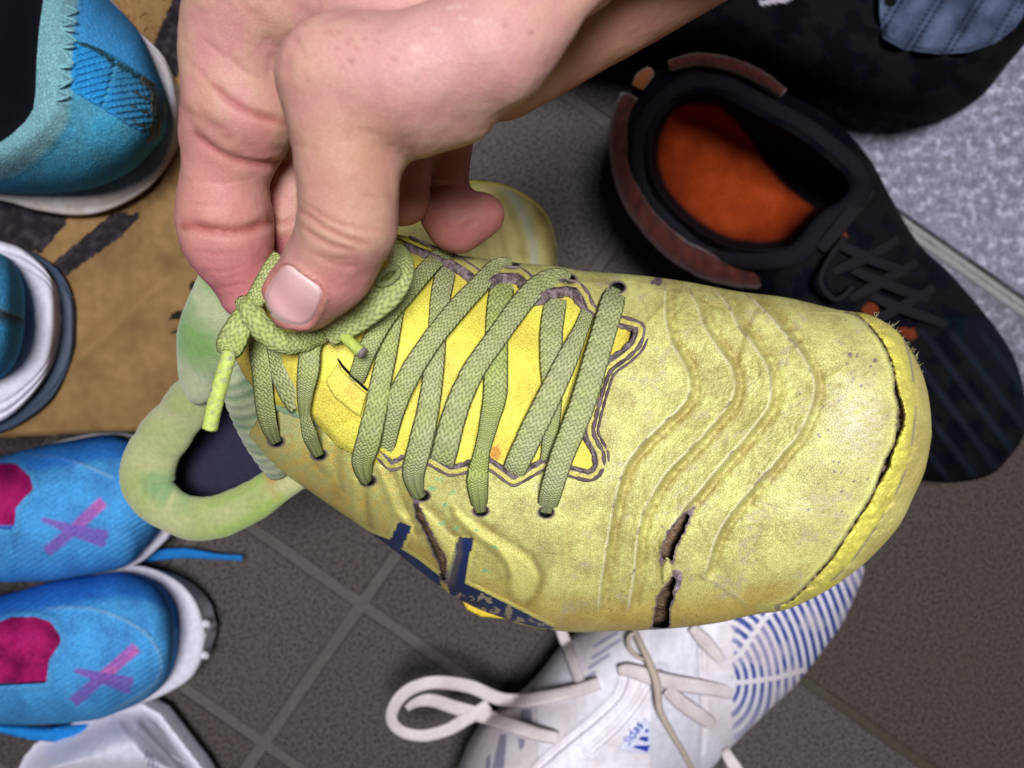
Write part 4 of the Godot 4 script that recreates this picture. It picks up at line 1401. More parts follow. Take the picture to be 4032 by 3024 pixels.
	var hand := put("hand", mesh(v, col, PackedVector2Array(), ix, true), M.skin, root)
	var nd := func(x, y): return hand_depth(x, y)
	var nfx := func(x, y):
		var e: float = -near(Vector2(x, y), nail)[0]
		var t: float = (Vector2(x, y) - Vector2(1200, 1085)).dot(Vector2(-0.62, 0.78)) / 190.0
		var c := lin(232, 186, 184).lerp(lin(238, 216, 212), 0.7 * ss(0.2, -0.05, t))  # pale lunula, with a reflection painted over the nail base
		c = c.lerp(lin(242, 228, 214), 0.75 * ss(13.0, 5.0, e) * ss(0.55, 0.8, t))
		c = c.lerp(lin(222, 156, 156), 0.4 * bell(t - 0.62, 0.3))
		return [0.0004 * ss(9.0, 0.0, e) * ss(0.5, 0.1, t), c]
	put("thumbnail", patch(nail, 5.0, nd, 0.0007, 0.0, nfx, 14.0), M.nail, hand)

# ---------------------------------------------------------------- the shoes round about

func grown(rows: Array, push: float, dd: float, h: float, under: float) -> Array:   # the same outline moved outwards, as a flat slab
	var o := []
	for r in rows:
		var q: Array = r.duplicate()
		var e := Vector2(q[3] - q[0], q[4] - q[1]).normalized() * push
		q[0] -= e.x
		q[1] -= e.y
		q[3] += e.x
		q[4] += e.y
		q[2] += dd
		q[5] += dd
		q[6] = h
		q[7] = 4.0
		q[8] = under
		o.append(q)
	return o

func level(rows: Array, d: float, h: Array, p: float, under: float) -> Array:        # [mx, my, lx, ly] -> stations at one edge depth
	var o := []
	for i in rows.size():
		var r: Array = rows[i]
		o.append([float(r[0]), float(r[1]), d, float(r[2]), float(r[3]), d, float(h[mini(i, h.size() - 1)]), p, under])
	return o

func in_poly(x: float, y: float, k: PackedVector2Array) -> bool:
	return near(Vector2(x, y), k)[0] < 0.0

func make_white_boot() -> void:
	var st := stations(level([[3395, 2190, 3402, 2225], [3330, 2110, 3400, 2270], [3180, 2060, 3370, 2340], [3000, 2070, 3320, 2450], [2780, 2150, 3240, 2562], [2560, 2270, 3140, 2690], [2400, 2390, 3030, 2795],
		[2225, 2527, 2900, 2922], [2110, 2665, 2800, 3030], [2000, 2765, 2690, 3160], [1890, 2850, 2560, 3300], [1810, 3000, 2420, 3450], [1760, 3180, 2300, 3600]], .492,
		[.004, .022, .038, .048, .056, .062, .066, .07, .074, .078, .08, .08, .08], 2.2, .012), 400)
	var root := thing("football_boot", "white football boot with blue arc stripes on its toe and untied white laces", "football boot", Vector3(0.09, 0, 0.17))
	var blue := lin(32, 56, 150)
	var white := lin(240, 236, 246)
	var navy := [pts([2080, 2740, 2086, 2718, 2107, 2700, 2108, 2725, 2095, 2745]), pts([2050, 2794, 2094, 2792, 2094, 2848, 2048, 2848]), pts([1967, 2893, 1996, 2893, 1984, 3030, 1938, 3030]), pts([2040, 2907, 2068, 2910, 2062, 2940, 2045, 2955]), pts([1910, 3030, 1916, 2985, 1932, 2965, 1930, 3030])]
	var seams := [line([3110, 2330, 3010, 2440, 2960, 2510, 2915, 2575, 2880, 2600], 20), line([2880, 2690, 2960, 2684, 3060, 2668, 3160, 2640], 16), line([2330, 2960, 2440, 2860, 2520, 2760, 2560, 2690, 2600, 2640], 20), line([2755, 2500, 2758, 2640, 2770, 2800, 2765, 2960], 16), line([2120, 3024, 2240, 2920, 2350, 2830, 2440, 2740, 2470, 2650], 20)]
	var faint := [line([2340, 2545, 2430, 2490], 4), line([2335, 2590, 2440, 2520], 4), line([2320, 2630, 2395, 2580], 4), line([2310, 2668, 2340, 2648], 4)]
	var fx := func(x, y, u, v, top):
		var n: float = wob.get_noise_2d(x * 0.6, y * 0.6)
		var c := white.lerp(lin(222, 212, 214), clampf(0.35 + n, 0.0, 1.0))
		var dd: float = 0.0004 * n
		if not top:
			return [0.0, c]
		var p := Vector2(x, y)
		if x > 2870.0:
			var r := Vector2((x - 2840.0), (y - 2690.0) * 0.72).length()
			var s := sin(TAU * r / 31.0)
			var k: float = ss(-0.25, 0.1, s) * ss(2878.0, 2892.0, x + 6.0 * sin(y * 0.09)) * ss(40.0, 46.0, r)
			k *= 1.0 - 0.75 * ss(2700.0, 3000.0, y + 0.2 * x - 560.0) - 0.4 * ss(0.1, 0.4, n)
			for m in 2:
				k *= ss(7.0, 13.0, near(p, seams[m], false)[0])
			c = c.lerp(blue, clampf(k, 0.0, 1.0) * 0.95)
			dd += 0.0004 * k
		elif x > 2560.0 and x < 2760.0:
			c = c.lerp(lin(196, 196, 208), 0.6)
		elif x < 2250.0:
			for k in navy:
				if absf(x - k[0].x) < 90.0 and in_poly(x, y, k):
					c = lin(36, 52, 120)
			if x < 2120.0:
				c = c.lerp(lin(196, 186, 184), 0.5)  # shade over the left side, painted into the white
		elif y < 2680.0 and x < 2450.0:
			for k in faint:
				c = c.lerp(lin(150, 152, 180), 0.8 * ss(9.0, 5.0, near(p, k, false)[0]))
		for m in [2, 3, 4]:
			if absf(x - seams[m][10].x) < 260.0:
				var q: float = near(p, seams[m], false)[0]
				dd += 0.0014 * bell(q, 9.0) - 0.0008 * bell(q - 18.0, 12.0)
		return [dd, c]
	put("upper", loft(st, 280, 16, fx), M.synth, root)
	var base := []
	for i in range(0, st.size(), 16):
		base.append(st[i])
	put("sole", loft(grown(base, -14.0, 0.012, 0.001, 0.014), 20, 8, plain(lin(200, 194, 200))), M.sole, root)
	var D := func(x, y): return dome(st, x, y)
	var Dl := func(x, y): return minf(dome(st, x, y), 0.475)
	var cream := func(x, y): return lin(236, 224, 224).lerp(lin(214, 200, 198), clampf(0.3 + wob.get_noise_2d(x, y), 0.0, 1.0))
	var dun := func(x, y): return lin(200, 184, 170)
	for a in [[2360, 2690, .002, 56, 2200, 2735, .004, 58, 1997, 2757, .008, 58, 1847, 2702, .018, 58, 1698, 2687, .024, 56, 1590, 2730, .026, 54, 1540, 2815, .024, 50, 1572, 2874, .020, 50, 1659, 2896, .016, 52, 1758, 2874, .016, 54, 1840, 2828, .016, 56, 1925, 2775, .012, 56],
			[1600, 2790, .016, 30, 1640, 2765, .018, 44, 1700, 2757, .018, 56, 1798, 2787, .016, 60, 1957, 2836, .012, 62, 2096, 2884, .006, 60, 2180, 2904, .002, 56, 2206, 2908, -.002, 50]]:
		put("lace", band(a, 60, Dl, .0035, cream), M.cord, root)
	for a in [[2195, 2440, .006, 44, 2215, 2498, .006, 46, 2250, 2590, .004, 46, 2288, 2690, .002, 44, 2330, 2705, .001, 40],
			[2434, 2640, .003, 40, 2480, 2640, .0035, 58, 2583, 2672, .004, 64, 2690, 2695, .003, 64, 2800, 2712, .002, 60, 2884, 2730, -.001, 50], [2625, 2715, .003, 50, 2680, 2765, .003, 62, 2750, 2815, .002, 62, 2815, 2858, -.001, 52], [2723, 2470, .002, 40, 2770, 2520, .002, 58, 2815, 2570, .001, 52, 2845, 2608, -.001, 40],
			[2850, 2950, .001, 40, 2880, 3000, .002, 50, 2920, 3060, .002, 50]]:
		put("lace", band(a, 36, D, .003, cream), M.cord, root)
	put("lace_end", band([2480, 2440, .004, 26, 2515, 2520, .006, 26, 2548, 2590, .007, 30, 2580, 2670, .008, 34, 2590, 2730, .008, 32, 2600, 2800, .007, 28, 2650, 2896, .005, 24, 2700, 2980, .003, 22, 2740, 3060, .003, 20], 60, D, .004, dun), M.cord, root)
	put("lace_loop", band([2540, 2600, .005, 16, 2500, 2580, .005, 18, 2474, 2540, .006, 18, 2478, 2505, .006, 20, 2500, 2495, .006, 20], 30, D, .003, dun), M.cord, root)
	# the badge on the tongue: stripes climbing in a triangle, with lettering along its slope
	var tri := pts([2532, 2823, 2561, 2838, 2566, 2955, 2548, 2972, 2430, 2957, 2440, 2938])
	var bars := [pts([2492, 2944, 2498, 2935, 2556, 2938, 2553, 2962]), pts([2516, 2914, 2524, 2900, 2552, 2902, 2550, 2922]), pts([2538, 2880, 2545, 2868, 2553, 2870, 2552, 2888])]
	var badge := put("badge", patch(tri, 5.0, D, 0.0008, 0.0, func(x, y):
		var c := lin(218, 220, 240)
		for k in bars:
			if in_poly(x, y, k):
				c = lin(30, 56, 168)
		return [0.0, c], 8.0), M.synth, root)
	var tm := TextMesh.new()
	var font := SystemFont.new()
	font.font_names = PackedStringArray(["Droid Sans"])
	tm.font = font
	tm.text = "adidas"
	tm.font_size = 16
	tm.pixel_size = 0.00038
	tm.depth = 0.0004
	var letters := put("badge_lettering", tm, flat(Color(0.22, 0.34, 0.72)), badge)
	var lp := W(2486, 2900, dome(st, 2490, 2900) - 0.0014)
	letters.position = lp
	letters.basis = Basis(Vector3.UP, deg_to_rad(52)) * Basis(Vector3.RIGHT, -PI / 2)

func flat(c: Color) -> StandardMaterial3D:
	var m := StandardMaterial3D.new()
	m.albedo_color = c
	m.roughness = 0.6
	return m

func make_blue_boot(rows: Array, solerows: Array, tongue: PackedVector2Array, cross: Array, rimline: PackedVector2Array, label: String, at: Vector3) -> Node3D:
	var st := stations(level(rows, .478, [.004, .022, .036, .044, .05, .056, .062, .066, .068], 2.2, .014), 130)
	var root := thing("turf_shoe", label, "football boot", at, "the two blue turf shoes with pink crosses")
	var sky := lin(92, 186, 248)
	var deep := lin(40, 120, 222)
	var pink := lin(218, 104, 184)
	var fx := func(x, y, u, v, top):
		var n: float = wob.get_noise_2d(x, y)
		var c := sky.lerp(lin(80, 150, 212), clampf(0.3 + n, 0.0, 1.0))
		var dd: float = 0.0004 * sin((x * 0.55 + y * 0.9) * 0.30) + 0.0010 * n
		c = c.lerp(lin(60, 140, 214), 0.16 + 0.16 * sin((x * 0.55 + y * 0.9) * 0.30))
		if not top:
			return [0.0, deep]
		var p := Vector2(x, y)
		var q: float = near(p, rimline, false)[0]
		c = c.lerp(lin(150, 196, 232), 0.7 * bell(q, 6.0))
		dd -= 0.0006 * bell(q, 10.0)
		if v < 0.22:
			c = c.lerp(deep, 0.7 * ss(0.22, 0.14, v))
		for k in cross.size():
			var m := near(p, cross[k], false)
			var wide: float = 25.0 + 12.0 * ((m[1].x - cross[1][4].x) / 110.0) * (1.0 if k == 1 else 0.0)
			if m[0] < wide and absf((p - cross[k][0]).dot((cross[k][-1] - cross[k][0]).normalized()) - cross[k][0].distance_to(cross[k][-1]) * 0.5) < cross[k][0].distance_to(cross[k][-1]) * 0.5 + 6.0:
				c = c.lerp((pink if k == 0 else lin(150, 104, 200)).lerp(lin(120, 110, 210), clampf(0.1 + 1.2 * n, 0.0, 0.4)), 0.88 * ss(wide, wide - 5.0, m[0]))
		var t: float = near(p, tongue)[0]
		dd -= 0.0009 * bell(t - 14.0, 14.0)
		c = c.lerp(lin(92, 166, 214), 0.5 * bell(t - 14.0, 14.0))
		return [dd, c]
	put("upper", loft(st, 130, 14, fx, [tongue]), M.knit, root)
	var wide := PackedVector2Array()
	for q in Geometry2D.offset_polygon(tongue, 22.0)[0]:
		wide.append(q)
	put("tongue", patch(wide, 9.0, func(x, y): return dome(st, x, y) + 0.0045, 0.0, 0.003, func(x, y):
		var n: float = wob.get_noise_2d(x, y)
		var c := lin(188, 34, 108).lerp(lin(120, 18, 72), clampf(0.2 + 1.2 * n, 0.0, 1.0))
		if y > tongue[0].y + 244.0:
			c = lin(66, 130, 220)
		return [0.0012 * n, c], 0.0), M.knit, root)
	var so := stations(level(solerows, .489, [.002, .005, .006], 3.0, .02), 60)
	put("midsole", loft(so, 50, 14, func(x, y, u, v, top): return [0.0008 * sin(u * 3.0), lin(222, 216, 228)]), M.sole, root)
	put("outsole", loft(grown(so, -6.0, .017, .0, .010), 24, 8, plain(lin(38, 34, 90))), M.sole, root)
	return root

func make_blue_boots() -> void:
	var a := make_blue_boot([[690, 2470, 690, 2500], [680, 2400, 683, 2580], [650, 2340, 655, 2680], [590, 2285, 580, 2750], [480, 2252, 470, 2802], [369, 2264, 369, 2836], [200, 2292, 200, 2852], [0, 2345, 0, 2852], [-250, 2380, -250, 2830], [-500, 2400, -500, 2800]],
		[[808, 2490, 808, 2520], [800, 2430, 800, 2590], [762, 2350, 750, 2672], [690, 2280, 660, 2730], [570, 2230, 549, 2775], [440, 2235, 420, 2815], [250, 2285, 250, 2845], [0, 2345, 0, 2852], [-500, 2400, -500, 2800]],
		pts([-200, 2450, 0, 2448, 45, 2430, 140, 2430, 200, 2450, 236, 2505, 238, 2530, 213, 2568, 192, 2600, 182, 2690, 0, 2700, -200, 2700]),
		[line([532, 2553, 410, 2660], 6), line([300, 2640, 400, 2668, 512, 2700], 8), line([395, 2672, 292, 2762], 6)], line([190, 2395, 320, 2392, 430, 2418, 540, 2470, 610, 2540, 636, 2620, 610, 2690, 540, 2745, 450, 2795], 60),
		"blue turf shoe with a pink toe cross and white rubber rim, lower of the two", Vector3(-0.27, 0, 0.17))
	rng.seed = 3
	var nubs := PackedVector3Array()
	for q in [Vector2(806, 2462), Vector2(800, 2585)]:
		var b := bar([q.x - 30, q.y - 4, .488, 14, q.x + 6, q.y - 6, .488, 16, q.x + 14, q.y + 6, .49, 8], 8)
		put("rubber_stud", tube(b[0], b[1], 8, even(lin(222, 216, 228))), M.sole, a)
	var flapd := func(x, y): return .492
	put("lace_tail", patch(pts([-120, 2850, 0, 2862, 180, 2872, 362, 2850, 350, 2885, 318, 2914, 220, 2923, 120, 2915, 0, 2886, -120, 2870]), 10.0, flapd, .003, .004, plain2(lin(44, 150, 232)), 24.0), M.knit, a)
	var b := make_blue_boot([[650, 1940, 650, 1980], [636, 1880, 640, 2040], [600, 1800, 610, 2110], [540, 1748, 560, 2170], [430, 1712, 480, 2236], [258, 1737, 232, 2284], [100, 1770, 80, 2292], [0, 1797, 0, 2292], [-300, 1830, -300, 2280], [-500, 1840, -500, 2270]],
		[[700, 1980, 700, 2020], [694, 1900, 684, 2090], [650, 1800, 615, 2165], [540, 1715, 540, 2222], [400, 1700, 420, 2262], [250, 1730, 232, 2288], [0, 1797, 0, 2292], [-500, 1840, -500, 2270]],
		pts([-200, 1826, 0, 1825, 60, 1825, 118, 1878, 130, 1928, 92, 1964, 62, 2000, 55, 2086, 0, 2082, -200, 2085]),
		[line([403, 1978, 300, 2075], 6), line([170, 2045, 280, 2085, 414, 2122], 8), line([285, 2090, 186, 2170], 6)], line([95, 1790, 220, 1800, 340, 1835, 440, 1880], 30),
		"blue turf shoe with a pink toe cross, half under the heel collar", Vector3(-0.28, 0, 0.07))
	put("lace_end", band([515, 2203, .0, 40, 618, 2186, .002, 44, 720, 2178, .003, 42, 790, 2184, .003, 34, 860, 2192, .003, 24, 953, 2197, .003, 24], 40, func(x, y): return .512, .003, plain2b(lin(40, 128, 206))), M.cord, b)

func plain2(c: Color) -> Callable:
	return func(_x, _y): return [0.0, c]

func plain2b(c: Color) -> Callable:
	return func(_x, _y): return c

func make_box() -> void:
	var root := thing("shoe_box", "tan cardboard shoe box with black printed stripes under the cyan sneakers", "box", Vector3(-0.25, 0, -0.1))
	var stripes := [pts([440, 840, 560, 840, 480, 930, 255, 1090, 200, 1040]), pts([-40, 760, 270, 838, 262, 880, 160, 1000, 100, 980, -60, 1000]), pts([706, -60, 830, -60, 818, 20, 748, 60, 740, 200, 728, 255, 690, 310, 600, 300, 605, 170])]
	var claws := [pts([740, 1136, 752, 1112, 780, 1098, 795, 1098, 790, 1130, 768, 1156]), pts([664, 1264, 672, 1238, 700, 1218, 724, 1226, 730, 1240, 700, 1262, 684, 1256]), pts([670, 1308, 684, 1300, 700, 1298, 696, 1312])]
	var dep := func(x, y): return .402
	var fx := func(x, y):
		var n: float = wob.get_noise_2d(x * 0.6, y * 0.6)
		var c := lin(146, 114, 74).lerp(lin(120, 92, 58), clampf(0.3 + n, 0.0, 1.0))
		var s: float = ((x - 741.0) * 393.0 + (y - 1012.0) * 425.0) / 579.0
		var dd: float = 0.0012 * n + 0.010 * ss(0.0, 420.0, s) - 0.0022 * bell(s, 34.0)
		if y < 330.0 and x > 380.0:
			dd += 0.006 * absf(wob.get_noise_2d(x * 2.0, y * 2.0 + 500.0)) * ss(330.0, 150.0, y)
		for k in stripes:
			if near(Vector2(x, y), k)[0] + 3.0 * fine.get_noise_2d(x, y) < 0.0:
				c = lin(36, 30, 36).lerp(lin(74, 66, 72), clampf(0.1 + fine.get_noise_2d(x * 0.6, y * 0.6), 0.0, 1.0))
		for k in claws:
			if in_poly(x, y, k):
				c = lin(34, 32, 28)
		return [dd, c]
	put("lid", patch(pts([-420, -420, 850, -420, 850, 1690, 700, 1700, 380, 1706, 0, 1728, -420, 1745]), 9.0, dep, 0.003, 0.03, fx, 16.0), M.card, root)
	put("side_walls", patch(pts([-410, -410, 842, -410, 842, 1680, -410, 1730]), 60.0, func(x, y): return .42, 0.0, 0.099, plain2(lin(146, 114, 76)), 0.0), M.card, root)

func make_cyan_sneakers() -> void:
	var root := thing("sneaker", "cyan knit sneaker with pale rubber sole, heel towards the hand, on the cardboard box", "sneaker", Vector3(-0.25, 0.12, -0.13), "the pair of cyan sneakers")
	var rows := [[660, 425, 660, 445], [648, 355, 650, 525], [612, 262, 604, 590], [550, 130, 505, 682], [434, 0, 362, 742], [300, -130, 230, 758], [100, -250, 60, 759], [-100, -320, -100, 745], [-320, -350, -320, 700]]
	var st := stations(level(rows, .386, [.004, .03, .048, .060, .068, .072, .074, .074], 2.3, .01), 150)
	var mouth := pts([176, -200, 170, 0, 154, 113, 145, 226, 140, 362, 131, 429, 99, 479, 45, 529, 0, 560, -420, 640, -420, -300])
	var heelpatch := pts([312, -60, 306, 40, 290, 110, 280, 181, 274, 353, 398, 430, 542, 520, 597, 583, 640, 500, 660, 420, 640, 360, 560, 285, 440, 205, 330, 165, 300, 160])
	var tab := pts([560, 292, 610, 322, 646, 352, 660, 410, 656, 480, 636, 540, 606, 590, 572, 562, 582, 520, 512, 480, 520, 466, 588, 492, 592, 462, 512, 424, 520, 408, 590, 440, 590, 412, 518, 366, 528, 350, 592, 388, 590, 362, 540, 318])
	var cord := line([318, 166, 360, 184, 410, 212, 450, 245, 520, 285, 600, 350], 30)
	var fx := func(x, y, u, v, top):
		var n: float = wob.get_noise_2d(x, y)
		var p := Vector2(x, y)
		if not top:
			return [0.0, lin(40, 100, 130)]
		var c := lin(76, 166, 200).lerp(lin(84, 152, 172), clampf(0.4 + n, 0.0, 1.0))
		var dd: float = 0.0004 * n
		var m: float = near(p, mouth)[0]
		if m < 155.0:
			c = c.lerp(lin(140, 190, 194), ss(158.0, 120.0, m + 12.0 * n))
			dd -= 0.0035 * bell(m - 60.0, 60.0)
			if y > 410.0:
				c = c.lerp(lin(84, 118, 104), 0.8 * bell(m - 118.0, 26.0) * clampf(0.6 + 1.5 * n, 0.0, 1.0))
		c = c.lerp(lin(72, 160, 226), 0.8 * ss(-6.0, 6.0, (x - 318.0) * 204.0 / 381.0 - (y - 166.0) * 322.0 / 381.0) * ss(118.0, 150.0, m))
		return [dd, c]
	put("upper", loft(st, 150, 14, fx, [mouth]), M.knit, root)
	var mid := PackedVector2Array([Vector2(455, 250), Vector2(430, 350), Vector2(400, 430)])
	put("heel_panel", patch(heelpatch, 5.0, func(x, y): return dome(st, x, y), 0.0012, 0.0, func(x, y):
		var p := Vector2(x, y)
		var n: float = wob.get_noise_2d(x, y)
		var e: float = near(p, heelpatch)[0]
		var q: float = near(p, cord, false)[0]
		var c := lin(58, 164, 224).lerp(lin(66, 132, 166), 0.8 * ss(380.0, 480.0, x + 60.0 * n))
		var w: float = sin((y + 0.34 * x) * 0.235 - 0.0009 * (x - 280.0) * (x - 280.0) * 0.12)
		var dd: float = 0.0007 * w * ss(-6.0, -24.0, e) + 0.0010 * bell(near(p, mid, false)[0], 9.0)
		c = c.lerp(lin(36, 104, 150), 0.35 * ss(0.2, 0.9, w) * ss(-6.0, -24.0, e))
		c = c.lerp(lin(48, 84, 96), ss(14.0, 9.0, q + 5.0 * fine.get_noise_2d(x, y)))
		return [dd, c], 10.0), M.knit, root)
	put("heel_tab", patch(tab, 4.0, func(x, y): return dome(st, x, y), 0.0020, 0.0, func(x, y): return [0.0, lin(62, 66, 62).lerp(lin(84, 84, 76), clampf(wob.get_noise_2d(x, y) + 0.5, 0.0, 1.0))], 8.0), M.synth, root)
	var inner := []
	for i in range(0, st.size(), 6):
		var r: Array = st[i].duplicate()
		r[6] = maxf(.001, r[6] - .010)
		inner.append(r)
	put("lining", loft(inner, 40, 8, func(x, y, u, v, top): return [0.05 * ss(-10.0, -160.0, near(Vector2(x, y), mouth)[0]) if top else 0.0, lin(26, 25, 30)]), M.dark_cloth, root)
	var so := stations(level([[698, 420, 698, 450], [688, 330, 690, 530], [640, 217, 660, 630], [545, 118, 590, 735], [434, -10, 452, 820], [300, -140, 316, 850], [100, -262, 150, 832], [-100, -335, 0, 792], [-320, -360, -320, 740]], .391, [.002, .006, .007], 3.0, .009), 70)
	put("sole", loft(so, 60, 14, func(x, y, u, v, top): return [0.0008 * bell(v - 0.03, 0.012) + 0.0008 * bell(v - 0.97, 0.012), lin(208, 200, 206).lerp(lin(180, 168, 160), clampf(ss(500.0, 700.0, y) + wob.get_noise_2d(x, y), 0.0, 1.0))]), M.sole, root)  # shade along the lower side is painted into the sole colour
	var zig := [Vector2(262, 22), Vector2(306, 44), Vector2(252, 64), Vector2(303, 86), Vector2(230, 106), Vector2(298, 124), Vector2(240, 116), Vector2(300, 160), Vector2(226, 181), Vector2(298, 183), Vector2(238, 190), Vector2(290, 249), Vector2(218, 262), Vector2(288, 262), Vector2(222, 268), Vector2(285, 314), Vector2(212, 340), Vector2(282, 318), Vector2(224, 352), Vector2(272, 376), Vector2(210, 400), Vector2(262, 384)]
	var zp := PackedVector3Array()
	var zr := PackedFloat32Array()
	for i in zig.size() - 1:
		for k in 4:
			var q: Vector2 = zig[i].lerp(zig[i + 1], k / 4.0)
			zp.append(W(q.x, q.y, dome(st, q.x, q.y) - .0028 - 0.0006 * sin(PI * k / 4.0)))
			zr.append(.00042)
	put("zigzag_stitching", tube(zp, zr, 6, even(lin(132, 182, 188))), M.thread, root)
	# its mate, at the left edge
	var two := thing("sneaker", "cyan sneaker cut off by the left edge, showing its ribbed white sole and navy outsole", "sneaker", Vector3(-0.27, 0.12, 0.0), "the pair of cyan sneakers")
	var s2 := stations(level([[100, 1190, 100, 1230], [92, 1120, 96, 1320], [55, 1040, 66, 1420], [0, 998, 0, 1490], [-150, 960, -150, 1540], [-400, 930, -400, 1560]], .382, [.004, .02, .034, .046, .056, .06], 2.2, .01), 70)
	put("upper", loft(s2, 80, 10, func(x, y, u, v, top):
		var n: float = wob.get_noise_2d(x, y)
		var c := lin(72, 170, 224).lerp(lin(80, 156, 196), clampf(0.4 + n, 0.0, 1.0))
		var s: float = y - 1212.0 - 0.42 * (x - 0.0)
		c = c.lerp(lin(70, 78, 88), ss(-4.0, 4.0, s) * ss(300.0, 240.0, y - 1000.0 - 0.0 * x))
		c = c.lerp(lin(150, 196, 220), 0.7 * bell(s, 5.0))
		return [-0.0006 * ss(-4.0, 4.0, s), c]), M.knit, two)
	var w2 := stations(level([[223, 1240, 223, 1270], [214, 1140, 212, 1370], [183, 1064, 178, 1480], [113, 998, 105, 1580], [40, 960, 0, 1662], [-120, 930, -160, 1710], [-400, 910, -400, 1720]], .388, [.002, .009, .012], 2.2, .007), 80)
	put("midsole", loft(w2, 160, 10, func(x, y, u, v, top):
		var o: float = near(Vector2(x, y), PackedVector2Array([Vector2(100, 1190), Vector2(60, 1045), Vector2(-200, 960)]), false)[0]
		var e: float = minf(v, 1.0 - v)
		return [0.0014 * bell(e - 0.045, 0.014) + 0.0014 * bell(e - 0.10, 0.014), lin(218, 214, 228)]), M.sole, two)
	put("outsole", loft(stations(level([[288, 1240, 287, 1300], [280, 1160, 275, 1423], [244, 1080, 205, 1565], [180, 1020, 100, 1655], [60, 965, 0, 1705], [-150, 930, -150, 1740], [-400, 910, -400, 1750]], .395, [.001, .002, .003], 3.0, .006), 60), 40, 10, func(x, y, u, v, top): return [0.0006 * bell(minf(v, 1.0 - v) - 0.05, 0.02), lin(50, 64, 84)]), M.sole, two)

